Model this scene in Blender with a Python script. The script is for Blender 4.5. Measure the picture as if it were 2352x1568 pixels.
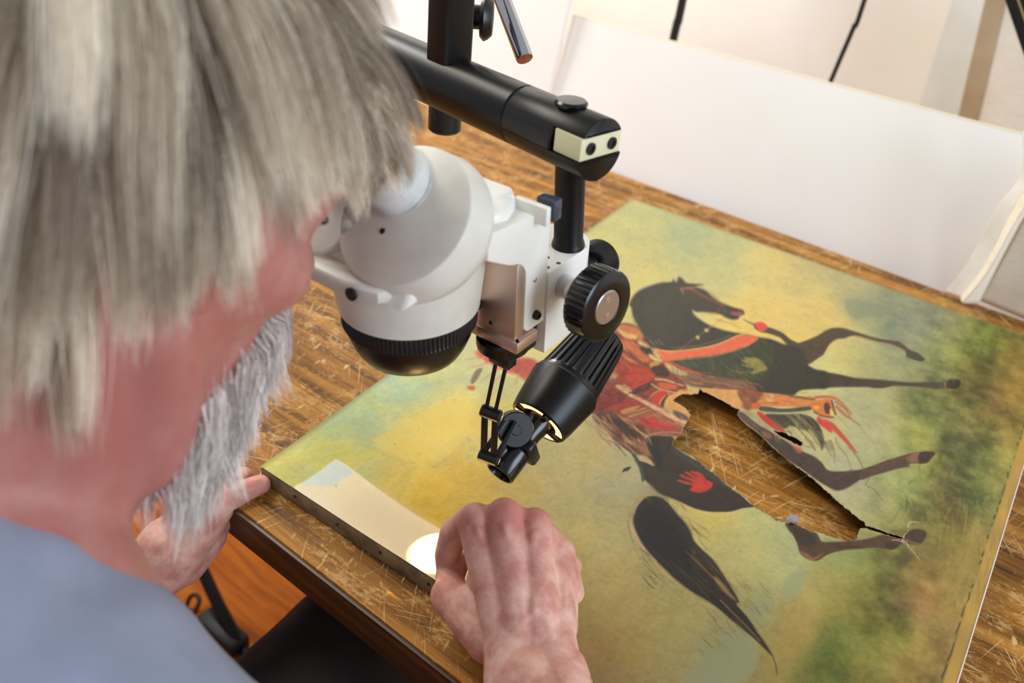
import bpy, bmesh, math, random
import numpy as np
from mathutils import Vector, Matrix
random.seed(7); rng = np.random.default_rng(7)
for o in list(bpy.data.objects): bpy.data.objects.remove(o)
SC = bpy.context.scene
COL = SC.collection

# ------------------------------------------------------------------ camera
FPX = 2000.0; PX0, PY0 = 1176.0, 784.0
VP = np.array([-2044., -855.]); HS = .1
hn = np.array([HS, -1.]) / math.hypot(HS, 1)
dh = float(np.dot(VP - (PX0, PY0), hn))
up = np.array([hn[0]*FPX, hn[1]*FPX, -dh]); up /= np.linalg.norm(up)
Xc = -np.array([VP[0]-PX0, VP[1]-PY0, FPX]); Xc /= np.linalg.norm(Xc)
Yc = np.cross(up, Xc)
R = np.array([Xc, Yc, up])                       # world = R @ (x right, y down, z forward)
TZ = .75                                         # table height
CAM = np.array([0., 0., TZ + .54])
cam = bpy.data.cameras.new('camera'); camo = bpy.data.objects.new('camera', cam); COL.objects.link(camo)
cr, cu, cb = R @ [1, 0, 0], R @ [0, -1, 0], R @ [0, 0, -1]
camo.matrix_world = Matrix(((cr[0], cu[0], cb[0], CAM[0]), (cr[1], cu[1], cb[1], CAM[1]), (cr[2], cu[2], cb[2], CAM[2]), (0, 0, 0, 1)))
cam.sensor_width = 36; cam.lens = FPX/2352*36; cam.clip_start = .01
cam.dof.use_dof = True; cam.dof.focus_distance = .68; cam.dof.aperture_fstop = 5.4
SC.camera = camo
# ------------------------------------------------------------------ light
W = bpy.data.worlds.new('world'); SC.world = W; W.use_nodes = True
W.node_tree.nodes['Background'].inputs[0].default_value = (.93, .94, 1.0, 1)
W.node_tree.nodes['Background'].inputs[1].default_value = .44
def area(name, loc, target, sx, sy, power, col):
    l = bpy.data.lights.new(name, 'AREA'); l.shape = 'RECTANGLE'; l.size = sx; l.size_y = sy; l.energy = power; l.color = col
    o = bpy.data.objects.new(name, l); COL.objects.link(o); o.location = loc
    o.rotation_euler = (Vector(target) - Vector(loc)).to_track_quat('-Z', 'Y').to_euler(); return o
area('window_light', (2.2, .35, 1.7), (-.3, .6, .85), 1.2, 1.5, 50, (.74, .86, 1.0))
area('ceiling_light', (-1.5, .30, 2.35), (-.5, .5, .8), .8, .5, 16, (1.0, .93, .80))
area('wall_lamp', (-2.1, .95, 1.95), (-.80, 1.5, 1.15), .4, .4, 24, (1.0, .99, .97))
SC.view_settings.view_transform = 'Standard'; SC.view_settings.look = 'None'
SC.view_settings.gamma = 1; SC.view_settings.use_curve_mapping = False; SC.view_settings.exposure = .07

# ------------------------------------------------------------------ helpers
def ray(x, y): return R @ np.array([x-PX0, y-PY0, FPX])
def at(x, y, d): return CAM + ray(x, y)*(d/FPX)          # pixel of the photograph at depth d
def onz(x, y, z):
    r = ray(x, y); return CAM + r*((z-CAM[2])/r[2])
def ony(x, y, Y):
    r = ray(x, y); return CAM + r*((Y-CAM[1])/r[1])
def proj(p):
    c = (np.asarray(p, float) - CAM) @ R
    return np.stack([PX0 + FPX*c[..., 0]/c[..., 2], PY0 + FPX*c[..., 1]/c[..., 2]], -1)
def cw(v): return CAM + R @ np.asarray(v, float)         # camera space to world
def s2l(c):
    c = np.asarray(c, float)/255.; return np.where(c <= .04045, c/12.92, ((c+.055)/1.055)**2.4)
def rgb(c): return tuple(float(v) for v in s2l(c)) + (1.,)

def mat(name, col, rough=.5, metal=0., spec=.5, nodes=None, **kw):
    m = bpy.data.materials.new(name); m.use_nodes = True
    b = m.node_tree.nodes['Principled BSDF']
    b.inputs['Base Color'].default_value = rgb(col); b.inputs['Roughness'].default_value = rough
    b.inputs['Metallic'].default_value = metal; b.inputs['Specular IOR Level'].default_value = spec
    for k, v in kw.items(): b.inputs[k.replace('_', ' ')].default_value = v
    if nodes: nodes(m.node_tree, b)
    return m
class N:                                                   # tiny node helper
    def __init__(s, nt): s.nt = nt
    def n(s, t, **kw):
        x = s.nt.nodes.new(t)
        for k, v in kw.items(): setattr(x, k, v)
        return x
    def coord(s, scale=(1, 1, 1), rot=(0, 0, 0), kind='Object'):
        c = s.n('ShaderNodeTexCoord'); m = s.n('ShaderNodeMapping'); s.nt.links.new(c.outputs[kind], m.inputs[0])
        m.inputs['Scale'].default_value = scale; m.inputs['Rotation'].default_value = rot; return m.outputs[0]
    def rcoord(s, scale, ang):                             # turned first, stretched after
        c = s.n('ShaderNodeTexCoord'); m = s.n('ShaderNodeMapping', vector_type='TEXTURE'); s.nt.links.new(c.outputs['Object'], m.inputs[0])
        m.inputs['Scale'].default_value = tuple(1/v for v in scale); m.inputs['Rotation'].default_value = (0, 0, ang); return m.outputs[0]
    def noise(s, vec, scale, detail=4, rough=.55, dist=0.):
        x = s.n('ShaderNodeTexNoise'); s.nt.links.new(vec, x.inputs['Vector']); x.inputs['Scale'].default_value = scale
        x.inputs['Detail'].default_value = detail; x.inputs['Roughness'].default_value = rough; x.inputs['Distortion'].default_value = dist
        return x.outputs['Fac']
    def ramp(s, fac, stops):
        x = s.n('ShaderNodeValToRGB'); s.nt.links.new(fac, x.inputs[0]); e = x.color_ramp.elements
        while len(e) < len(stops): e.new(.5)
        for i, (p, c) in enumerate(stops): e[i].position = p; e[i].color = c if len(c) == 4 else rgb(c)
        return x.outputs[0]
    def mix(s, fac, a, b, mode='MIX'):
        x = s.n('ShaderNodeMix'); x.data_type = 'RGBA'; x.blend_type = mode
        for i, v in ((0, fac), (6, a), (7, b)):
            if hasattr(v, 'is_linked'): s.nt.links.new(v, x.inputs[i])
            else: x.inputs[i].default_value = v
        return x.outputs[2]
    def math(s, op, a, b=0.):
        x = s.n('ShaderNodeMath', operation=op)
        for i, v in ((0, a), (1, b)):
            if hasattr(v, 'is_linked'): s.nt.links.new(v, x.inputs[i])
            else: x.inputs[i].default_value = v
        return x.outputs[0]
    def bump(s, b, h, strength=.3, dist=.001):
        x = s.n('ShaderNodeBump'); x.inputs['Strength'].default_value = strength; x.inputs['Distance'].default_value = dist
        s.nt.links.new(h, x.inputs['Height']); s.nt.links.new(x.outputs[0], b.inputs['Normal'])
def speckle(c1, c2, scale, lo=.4, hi=.6, bump=0., coords=(1, 1, 1)):
    def f(nt, b):
        n = N(nt); v = n.coord(coords); k = n.noise(v, scale)
        nt.links.new(n.ramp(k, [(lo, c1), (hi, c2)]), b.inputs['Base Color'])
        if bump: n.bump(b, n.noise(v, scale*6, 2), bump, .0005)
    return f

def link(name, me, m=None, parent=None, smooth=35):
    if m is not None: me.materials.append(m)
    o = bpy.data.objects.new(name, me); COL.objects.link(o)
    if parent is not None: o.parent = parent
    if smooth and len(me.polygons):
        me.polygons.foreach_set('use_smooth', [True]*len(me.polygons))
        if smooth < 180: me.set_sharp_from_angle(angle=math.radians(smooth))
    return o
def tag(o, label=None, cat=None, group=None, kind=None):
    for k, v in (('label', label), ('category', cat), ('group', group), ('kind', kind)):
        if v: o[k] = v
    return o
def thing(name, label, cat, loc=(0, 0, 0), group=None):
    o = bpy.data.objects.new(name, None); COL.objects.link(o); o.empty_display_size = .02
    o.location = loc
    return tag(o, label, cat, group)
def frame(o, x, y, z):                                    # 4x4 from origin and axes
    return Matrix(((x[0], y[0], z[0], o[0]), (x[1], y[1], z[1], o[1]), (x[2], y[2], z[2], o[2]), (0, 0, 0, 1)))
def basis(z, hint=(0, 0, 1)):
    z = np.asarray(z, float); z = z/np.linalg.norm(z); x = np.cross(hint, z)
    if np.linalg.norm(x) < 1e-4: x = np.cross((0, 1, 0), z)
    x /= np.linalg.norm(x); return x, np.cross(z, x), z
def wloc(o):
    v = Vector((0, 0, 0))
    while o is not None: v = v + o.location; o = o.parent
    return v
class MB:
    """collects shapes in world space and links them as one mesh object"""
    def __init__(s): s.bm = bmesh.new()
    def add(s, verts, faces, M=None):
        vs = [s.bm.verts.new((M @ Vector(v)) if M is not None else Vector(v)) for v in verts]
        for f in faces:
            try: s.bm.faces.new([vs[i] for i in f])
            except ValueError: pass
        return s
    def box(s, a, b, M=None, bev=0., seg=2):
        t = bmesh.new(); bmesh.ops.create_cube(t, size=1)
        c = [(a[i]+b[i])/2 for i in range(3)]; d = [abs(b[i]-a[i]) for i in range(3)]
        for v in t.verts: v.co = Vector([c[i]+v.co[i]*d[i] for i in range(3)])
        if bev: bmesh.ops.bevel(t, geom=list(t.edges), offset=bev, segments=seg, affect='EDGES', profile=.5)
        return s.take(t, M)
    def take(s, t, M=None):
        t.verts.ensure_lookup_table(); t.verts.index_update()
        s.add([v.co.copy() for v in t.verts], [[v.index for v in f.verts] for f in t.faces], M); t.free(); return s
    def prism(s, pts, h0, h1, M=None, bev=0., seg=2):      # pts in local xy, extruded along local z
        t = bmesh.new(); n = len(pts)
        lo = [t.verts.new((x, y, h0)) for x, y in pts]; hi = [t.verts.new((x, y, h1)) for x, y in pts]
        t.faces.new(lo[::-1]); t.faces.new(hi)
        for i in range(n): t.faces.new((lo[i], lo[(i+1) % n], hi[(i+1) % n], hi[i]))
        bmesh.ops.recalc_face_normals(t, faces=t.faces)
        if bev:
            es = [e for e in t.edges if abs(e.verts[0].co.z-e.verts[1].co.z) < 1e-7]
            bmesh.ops.bevel(t, geom=es, offset=bev, segments=seg, affect='EDGES', profile=.5)
        return s.take(t, M)
    def lathe(s, prof, M=None, n=48, ribs=0, ribrange=(0, 0), ribd=0.):
        # prof: (radius, z) along local z; ribs modulate the radius between two profile indices
        vs = []; fs = []
        for k, (r, z) in enumerate(prof):
            for i in range(n):
                rr = r
                if ribs and ribrange[0] <= k <= ribrange[1]:
                    ph = (i/n*ribs) % 1.; rr = r - (ribd if ph < .42 else 0)
                a = 2*math.pi*i/n; vs.append((rr*math.cos(a), rr*math.sin(a), z))
        m = len(prof)
        for k in range(m-1):
            for i in range(n):
                j = (i+1) % n; fs.append((k*n+i, k*n+j, (k+1)*n+j, (k+1)*n+i))
        if prof[0][0] > 1e-6: fs.append(tuple(range(n))[::-1])
        if prof[-1][0] > 1e-6: fs.append(tuple((m-1)*n+i for i in range(n)))
        return s.add(vs, fs, M)
    def cyl(s, p0, p1, r0, r1=None, n=32, bev=0.):
        r1 = r0 if r1 is None else r1; p0 = np.asarray(p0, float); p1 = np.asarray(p1, float); L = np.linalg.norm(p1-p0)
        pr = [(r0, 0), (r1, L)] if not bev else [(r0-bev, 0), (r0, bev), (r1, L-bev), (r1-bev, L)]
        return s.lathe(pr, frame(p0, *basis(p1-p0)), n)
    def tube(s, pts, r, n=10):
        pts = [np.asarray(p, float) for p in pts]; vs = []; fs = []; x = None
        for k, p in enumerate(pts):
            t = pts[min(k+1, len(pts)-1)] - pts[max(k-1, 0)]; t /= np.linalg.norm(t)
            if x is None: x = basis(t)[0]
            x = x - t*np.dot(x, t); x /= np.linalg.norm(x); y = np.cross(t, x)
            rr = r[k] if hasattr(r, '__len__') else r
            for i in range(n): a = 2*math.pi*i/n; vs.append(p + rr*(math.cos(a)*x + math.sin(a)*y))
        for k in range(len(pts)-1):
            for i in range(n): j = (i+1) % n; fs.append((k*n+i, k*n+j, (k+1)*n+j, (k+1)*n+i))
        fs.append(tuple(range(n))[::-1]); fs.append(tuple((len(pts)-1)*n+i for i in range(n)))
        return s.add(vs, fs)
    def ball(s, c, rx, ry=None, rz=None, axes=None, u=20, v=12):
        ry = rx if ry is None else ry; rz = rx if rz is None else rz
        ax = axes if axes is not None else np.eye(3)
        t = bmesh.new(); bmesh.ops.create_uvsphere(t, u_segments=u, v_segments=v, radius=1)
        for q in t.verts: q.co = Vector(np.asarray(c) + q.co.x*rx*ax[0] + q.co.y*ry*ax[1] + q.co.z*rz*ax[2])
        return s.take(t)
    def cap(s, a, b, ra, rb, n=18):                        # capsule with tapering radius
        a = np.asarray(a, float); b = np.asarray(b, float); L = np.linalg.norm(b-a)
        pr = [(ra*math.sin(t), -ra*math.cos(t)) for t in np.linspace(.02, math.pi/2, 7)] + \
             [(rb*math.cos(t), L + rb*math.sin(t)) for t in np.linspace(0, math.pi/2-.02, 7)]
        return s.lathe(pr, frame(a, *basis(b-a)), n)
    def mesh(s, name, weld=0.):
        bmesh.ops.recalc_face_normals(s.bm, faces=s.bm.faces)
        me = bpy.data.meshes.new(name); s.bm.to_mesh(me); s.bm.free(); return me
    def build(s, name, m, parent=None, smooth=35):
        me = s.mesh(name)
        if parent is not None:                             # parents only translate
            me.transform(Matrix.Translation(-wloc(parent)))
        return link(name, me, m, parent, smooth)
def remesh(mb, voxel, smooth=6, factor=.5):                # one continuous skin out of many overlapping forms
    me = mb.mesh('tmp'); o = bpy.data.objects.new('tmp', me); COL.objects.link(o)
    r = o.modifiers.new('r', 'REMESH'); r.mode = 'VOXEL'; r.voxel_size = voxel
    if smooth: q = o.modifiers.new('s', 'SMOOTH'); q.iterations = smooth; q.factor = factor
    dg = bpy.context.evaluated_depsgraph_get(); out = bpy.data.meshes.new_from_object(o.evaluated_get(dg))
    bpy.data.objects.remove(o); bpy.data.meshes.remove(me); return out
def noise3(p, seed=0):                                     # value noise, p (n,3) in lattice units
    p = np.asarray(p, float); i = np.floor(p).astype(np.int64); f = p-i; f = f*f*(3-2*f); out = 0
    for dx in (0, 1):
        for dy in (0, 1):
            for dz in (0, 1):
                h = ((i[:, 0]+dx)*374761393 + (i[:, 1]+dy)*668265263 + (i[:, 2]+dz)*2147483647 + seed*974711) & 0xffffffff
                h = ((h ^ (h >> 13))*1274126177) & 0xffffffff; h = ((h ^ (h >> 16)) & 0xffff)/65535.
                out = out + h*(f[:, 0] if dx else 1-f[:, 0])*(f[:, 1] if dy else 1-f[:, 1])*(f[:, 2] if dz else 1-f[:, 2])
    return out*2-1
def fbm(p, o=4, seed=0):
    s = 0; a = 1.; t = 0
    for k in range(o): s = s + a*noise3(p*2**k + 17.3*k, seed+k); t += a; a *= .55
    return s/t
def displace(me, fn):                                      # move vertices along their normals
    n = len(me.vertices); co = np.empty(n*3); me.vertices.foreach_get('co', co); co = co.reshape(-1, 3)
    no = np.empty(n*3); me.vertex_normals.foreach_get('vector', no); no = no.reshape(-1, 3)
    co = co + no*fn(co)[:, None]; me.vertices.foreach_set('co', co.ravel()); me.update()
def fast_mesh(name, co, faces):                            # faces (m,k) int array
    me = bpy.data.meshes.new(name); m, k = faces.shape
    me.vertices.add(len(co)); me.vertices.foreach_set('co', np.asarray(co, np.float32).ravel())
    me.loops.add(m*k); me.loops.foreach_set('vertex_index', faces.astype(np.int32).ravel())
    me.polygons.add(m); me.polygons.foreach_set('loop_start', np.arange(0, m*k, k, dtype=np.int32))
    me.update(calc_edges=True); me.validate(); return me
def vcol(me, name, lin):
    a = me.color_attributes.new(name, 'FLOAT_COLOR', 'POINT')
    a.data.foreach_set('color', np.concatenate([lin, np.ones((len(lin), 1))], 1).astype(np.float32).ravel())
# ------------------------------------------------------------------ the setting
def wood_floor(nt, b):
    n = N(nt); v = n.coord((1, 1, 1)); g = n.noise(n.coord((1.5, 14, 14)), 3, 5, .6, .6)
    c = n.ramp(g, [(.3, (150, 70, 6)), (.5, (200, 106, 12)), (.72, (222, 130, 26))])
    nt.links.new(c, b.inputs['Base Color'])
floor_m = mat('oiled_floor', (200, 115, 30), .65, spec=.2, nodes=wood_floor)
wall_m = mat('wall_paint', (250, 246, 236), .8, nodes=speckle((246, 240, 226), (253, 250, 243), 2.5, .35, .65))
tag(MB().box((-4, -3, -.05), (3.5, 2.0, 0)).build('floor', floor_m, smooth=0), kind='structure')
tag(MB().box((-4, 1.72, 0), (3.5, 1.82, 2.8)).build('wall_back', wall_m, smooth=0), kind='structure')
tag(MB().box((-4, 1.705, 0), (3.5, 1.72, .1), bev=.003).build('baseboard_back', mat('skirting', (236, 232, 222), .5), smooth=0), kind='structure')
# work table
def table_wood(nt, b):
    n = N(nt); L = nt.links.new
    v = n.coord((1, 1, 1)); g = n.coord((2.2, 26, 26)); g2 = n.coord((5, 160, 60))
    fine = n.noise(g2, 2.6, 5, .65, .2); big = n.noise(g, 2.6, 4, .6, .5)
    base = n.ramp(n.math('ADD', n.math('MULTIPLY', fine, .35), n.math('MULTIPLY', big, .65)),
                  [(.36, (80, 50, 16)), (.48, (138, 90, 30)), (.6, (180, 124, 48))])
    wear = n.math('ADD', n.math('MULTIPLY', n.noise(n.coord((7, 9, 9)), 3.4, 9, .74, .3), .62), n.math('MULTIPLY', n.noise(n.coord((60, 110, 60)), 3, 5, .75), .38))
    worn = n.ramp(wear, [(.515, (0, 0, 0)), (.575, (235, 235, 235))])
    c = n.mix(worn, base, n.ramp(fine, [(.35, (176, 128, 66)), (.65, (214, 172, 108))]))
    # thin straight scratches and rubs in several directions
    for ang, lx, ly, th_ in ((.45, 14, 560, .70), (-.8, 16, 600, .705), (1.3, 16, 560, .70), (.0, 12, 460, .72), (2.2, 14, 640, .705), (.8, 60, 200, .70), (1.9, 60, 240, .70)):
        k = n.ramp(n.noise(n.rcoord((lx, ly, 1), ang), 1., 1, .5, .15), [(th_-.025, (0, 0, 0)), (th_+.03, (225, 225, 225))])
        k = n.math('MULTIPLY', k, n.ramp(n.noise(n.coord((1, 1, 1), (0, 0, ang)), 9+ang, 3), [(.46, (0, 0, 0)), (.6, (255, 255, 255))]))
        c = n.mix(k, c, rgb((224, 188, 132)))
    dk = n.ramp(n.noise(n.coord((6, 12, 12)), 5, 6, .7), [(.62, (0, 0, 0)), (.72, (255, 255, 255))])
    c = n.mix(n.math('MULTIPLY', dk, .7), c, rgb((66, 40, 22)))
    L(c, b.inputs['Base Color']); n.bump(b, fine, .25, .0006)
table_m = mat('worn_varnished_wood', (150, 105, 50), .6, spec=.2, nodes=table_wood)
edge_m = mat('dark_table_edge', (60, 36, 14), .45, nodes=lambda nt, b: (lambda n: (nt.links.new(n.ramp(n.noise(n.coord((3, 60, 60)), 2, 5, .6), [(.35, (52, 26, 6)), (.65, (104, 62, 18))]), b.inputs['Base Color'])))(N(nt)))
TX0, TX1, TY0, TY1 = -1.3, 1.1, .300, 1.19
tb = thing('work_table', 'old wooden work table with scratched varnish under the torn painting', 'table', (0, .75, 0))
MB().box((TX0, TY0+.004, TZ-.028), (TX1, TY1, TZ), bev=.0015).build('table_top', table_m, tb)
MB().box((TX0, TY0, TZ-.036), (TX1, TY0+.0039, TZ-.0008), bev=.0012).build('edge_strip', edge_m, tb)
for x in (TX0+.07, TX1-.07):
    for y in (TY0+.06, TY1-.06):
        MB().box((x-.03, y-.03, 0), (x+.03, y+.03, TZ-.0285), bev=.003).build('leg', edge_m, tb)
for y in (TY0+.075, TY1-.05): MB().box((TX0+.1, y-.01, TZ-.10), (TX1-.1, y+.01, TZ-.0285), bev=.002).build('apron', edge_m, tb)
# white boards along the back of the table
board_m = mat('white_board', (243, 238, 228), .55, nodes=speckle((245, 242, 238), (251, 249, 246), 3, .35, .65))
bedge_m = mat('board_edge', (250, 238, 205), .6)
def board(name, label, x0, x1, h, Y, lean, th=.008):
    t = thing(name, label, 'board', ((x0+x1)/2, Y, TZ-.1))
    n = Vector((0, lean, h)).normalized(); q = Vector((0, -n.z, n.y))
    M = frame((0, Y, TZ-.1), (1, 0, 0), (0, -q.y, -q.z), n)
    L = math.hypot(h+.1, lean*(h+.1)/h)
    MB().box((x0, 0, 0), (x1, th, L-.0015), M).build('face', board_m, t)
    MB().box((x0, 0, L-.0015), (x1, th, L+.0012), M, bev=.0006).build('top_edge', bedge_m, t)
    return t
board('foam_board', 'long low white board standing along the back of the table', -.846, .30, .203, 1.192, .055)
board('foam_board', 'taller bright white board behind the black boom arm', -1.75, -.850, .46, 1.192, .10)
# small marks on the long board
mk = mat('pencil_mark', (150, 140, 130), .8)
for x, y, w, h, lb in ((2194, 299, 3, 3, 'round grey dot under the top edge of the low white board, below brown tape'), (2241, 334, 2, 3, 'faint grey dot near the right end of the low white board, upper one'), (2176, 404, 2, 8, 'short upright grey dash on the right part of the low white board'), (2247, 403, 2, 2, 'faint grey dot on the low white board, rightmost and lowest one'), (2212, 368, 2, 2, 'tiny faint grey dot between the upper dots and the grey dash')):
    p = ony(x, y, 1.2)
    fr = (p[2]-(TZ-.1))/.303; yy = 1.192+.055*(p[2]-TZ+.1)/.203
    p = ony(x, y, yy-.0015); s = .0005
    tag(MB().box((p[0]-w*s, p[1]-.0006, p[2]-h*s), (p[0]+w*s, p[1]+.0004, p[2]+h*s)).build('smudge', mk, smooth=0), lb, 'mark', 'grey marks on the low white board')
# linen sheet with brown tape leaning against the wall behind the boards
linen_m = mat('linen', (216, 202, 176), .85, nodes=lambda nt, b: (lambda n: (nt.links.new(n.mix(.5, n.ramp(n.noise(n.coord((20, 20, 240)), 2, 5, .7), [(.35, (222, 208, 182)), (.65, (246, 238, 224))]), n.ramp(n.noise(n.coord((1, 1, 1)), 9, 4), [(.35, (226, 212, 188)), (.65, (244, 236, 222))])), b.inputs['Base Color']), n.bump(b, n.noise(n.coord((60, 60, 500)), 3, 3), .4, .0006)))(N(nt)))
tape_m = mat('brown_paper_tape', (184, 160, 128), .7, nodes=speckle((176, 150, 116), (194, 170, 138), 5))
paper_m = mat('white_paper_border', (240, 238, 226), .6, nodes=speckle((232, 230, 214), (246, 244, 236), 4))
YS = 1.60
sh = thing('primed_canvas_sheet', 'large linen sheet with brown tape and white border hanging behind the table', 'canvas', (.0, YS, .74))
def strip(name, m, tl, bl, tr, br, y0, parent, zt=1.32, zb=.74):
    def line(a, b):                                        # edge through two pixels on plane y0, from zb to zt
        A = ony(a[0], a[1], y0); B = ony(b[0], b[1], y0); d = (A[0]-B[0])/(A[2]-B[2])
        return (B[0]+d*(zb-B[2]), B[0]+d*(zt-B[2]))
    l = line(tl, bl); r = line(tr, br)
    M = frame((0, y0, 0), (1, 0, 0), (0, 0, 1), (0, -1, 0))
    return MB().prism([(l[0], zb), (r[0], zb), (r[1], zt), (l[1], zt)], 0, .0008, M).build(name, m, parent, 0)
strip('linen', linen_m, (2292, 0), (2236, 290), (2700, 0), (2650, 290), YS, sh)
strip('brown_tape', tape_m, (2263, 0), (2198, 280), (2312, 0), (2244, 290), YS-.0012, sh)
strip('white_border', paper_m, (2188, 0), (2108, 252), (2262, 0), (2197, 280), YS-.0003, sh)
# black cables hanging behind the boards
blackrub = mat('black_rubber', (14, 13, 13), .5)
def smooth_path(P, n=10):
    P = [np.asarray(p, float) for p in P]; P = [2*P[0]-P[1]] + P + [2*P[-1]-P[-2]]; out = []
    for i in range(1, len(P)-2):
        for t in np.linspace(0, 1, n, endpoint=False):
            a, b, c, d = P[i-1:i+3]; out.append(.5*(2*b + (c-a)*t + (2*a-5*b+4*c-d)*t*t + (3*b-a-3*c+d)*t**3))
    return out + [P[-2]]
def cable(px, Y, r, label):
    p = [ony(x, y, Y) for x, y in px]
    p = [p[0]+np.array([.01, 0, .5])] + p + [p[-1]+np.array([-.02, 0, -.3]), np.array([p[-1][0]-.03, Y-.01, .012]), np.array([p[-1][0]+.2, Y-.05, .008])]
    tag(MB().tube(smooth_path(p), r, 10).build('power_cable', blackrub), label, 'cable')
cable([(1572, -20), (1556, 50), (1544, 102), (1535, 150)], 1.45, .0075, 'thick short black cable dropping behind the low white board, left one')
cable([(1992, -20), (1962, 60), (1932, 130), (1904, 196), (1880, 250)], 1.55, .0040, 'thin curved black cable hanging behind the low white board, right one')
# folded linen on the right end of the table
def cloth_loft(name, m, curves, parent, th=.0018, n=60, k=26, amp=.003, seed=1):
    # curves: list of point lists (world) across which the sheet is lofted
    C = [smooth_path(c, 14) for c in curves]; C = [[np.array([np.interp(t, np.linspace(0, 1, len(c)), np.array(c)[:, a]) for a in range(3)]) for t in np.linspace(0, 1, n)] for c in C]
    G = np.zeros((n, k, 3))
    for i in range(n):
        row = np.array([c[i] for c in C])
        for j in range(k):
            t = j/(k-1)*(len(C)-1); a = min(int(t), len(C)-2); f = t-a; f = f*f*(3-2*f); G[i, j] = row[a]*(1-f)+row[a+1]*f
    co = G.reshape(-1, 3); co[:, 1] += amp*fbm(co*18, 3, seed)
    idx = np.arange(n*k).reshape(n, k); fc = np.stack([idx[:-1, :-1], idx[1:, :-1], idx[1:, 1:], idx[:-1, 1:]], -1).reshape(-1, 4)
    co = co - np.array(wloc(parent)) if parent is not None else co
    me = fast_mesh(name, co, fc); o = link(name, me, m, parent, 180)
    s = o.modifiers.new('thickness', 'SOLIDIFY'); s.thickness = th; s.offset = 0; return o
rl = thing('rolled_linen', 'beige linen with a pale selvedge draped down at the right end of the low board', 'cloth', (-.1, 1.17, TZ))
def yy(x, y, Y): return ony(x, y, Y)
e0 = [yy(2352, 300, 1.20), yy(2346, 400, 1.19), yy(2292, 475, 1.182), yy(2225, 600, 1.178), yy(2171, 671, 1.176)]
e1 = [yy(2390, 300, 1.185), yy(2372, 400, 1.178), yy(2322, 490, 1.172), yy(2262, 610, 1.168), yy(2206, 684, 1.166)]
e2 = [yy(2440, 320, 1.165), yy(2412, 420, 1.158), yy(2352, 520, 1.152), yy(2290, 620, 1.150), yy(2228, 692, 1.160)]
e3 = [yy(2450, 330, 1.18), yy(2420, 425, 1.176), yy(2358, 482, 1.172), yy(2312, 560, 1.170), yy(2243, 697, 1.170)]
white_linen = mat('pale_linen', (236, 232, 222), .85, nodes=speckle((222, 216, 206), (244, 241, 236), 14, .3, .7, .3))
cloth_loft('selvedge', white_linen, [e0, e1], rl, n=50, k=10, seed=3)
cloth_loft('front_fold', linen_m, [e1, [(a+b)/2+np.array([0, -.012, 0]) for a, b in zip(e1, e2)], e3], rl, n=50, k=20, seed=5)
e4 = [p+np.array([.002, .012, 0]) for p in e3]
e5 = [p+np.array([.30, -.02, .0]) for p in e4]; e5[-1] = onz(2430, 770, TZ+.004)
cloth_loft('back_fold', linen_m, [e4, [(a+b)/2+np.array([0, .004, 0]) for a, b in zip(e4, e5)], e5], rl, n=50, k=20, seed=8)
# black metal stand leg leaning in at the top right
foot = onz(2557, 620, TZ+.003); fd = float(np.dot(foot-CAM, R @ [0, 0, 1.])); a = at(2345, 0, fd*1.0)
d = (foot-a)/np.linalg.norm(foot-a); top = a - d*.45
st = thing('lamp_stand', 'black square metal stand leg slanting down at the top right corner', 'stand', foot)
blackmetal = mat('black_painted_metal', (14, 14, 16), .5, spec=.3)
x, y, z = basis(d, (0, 1, 0)); MS = frame(top, x, y, z); L = float(np.linalg.norm(foot-top))
MB().box((-.016, -.016, 0), (.016, .016, L-.012), MS, bev=.003).build('leg', blackmetal, st)
MB().box((-.0015, -.0172, 0), (.0008, -.0158, L-.02), MS).build('brass_line', mat('brass_line', (150, 135, 80), .5), st)
MB().box((-.019, -.019, L-.03), (.019, .019, L-.002), MS, bev=.004).build('rubber_foot', blackrub, st)
# things on the floor at the left, below the hand
fl = thing('music_stand', 'black metal stand with slanted legs on the orange floor beneath the left wrist', 'stand', onz(545, 1480, 0))
f0 = onz(560, 1500, 0.012); f1 = onz(455, 1285, .0); f1 = f1*.0 + np.array([f1[0], f1[1], .05])
MB().tube([onz(548, 1475, .03), onz(500, 1385, .06), onz(440, 1255, .10)], .011, 10).build('leg', blackmetal, fl)
MB().box(tuple(onz(480, 1455, .03)-np.array([.04, .0, .02])), tuple(onz(545, 1475, .03)+np.array([.01, .02, .01])), bev=.006).build('foot_plate', blackrub, fl)
MB().tube([onz(545, 1460, .025), onz(560, 1490, .018), onz(590, 1560, .018)], .010, 10).build('leg', blackmetal, fl)
rk = thing('floor_rail', 'pair of parallel black metal bars on the floor left of the wrist', 'rail', onz(250, 1250, 0))
for dy in (0, 22): MB().tube([onz(180, 1205+dy, .012), onz(330, 1262+dy, .012)], .009, 10).build('bar', blackmetal, rk)
MB().tube([onz(200, 1210, .010), onz(196, 1236, .010)], .007, 8).build('cross_bar', blackmetal, rk)
lp = [onz(x, y, z) for x, y, z in ((405, 1440, .006), (425, 1400, .006), (436, 1372, .02), (450, 1366, .03), (458, 1380, .03), (446, 1408, .02), (432, 1430, .012), (400, 1475, .006))]
tag(MB().tube(smooth_path(lp), .0042, 8).build('cable_loop', mat('brown_cable', (70, 34, 18), .5)), 'thin dark cable loop standing up on the orange floor', 'cable')
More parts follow.
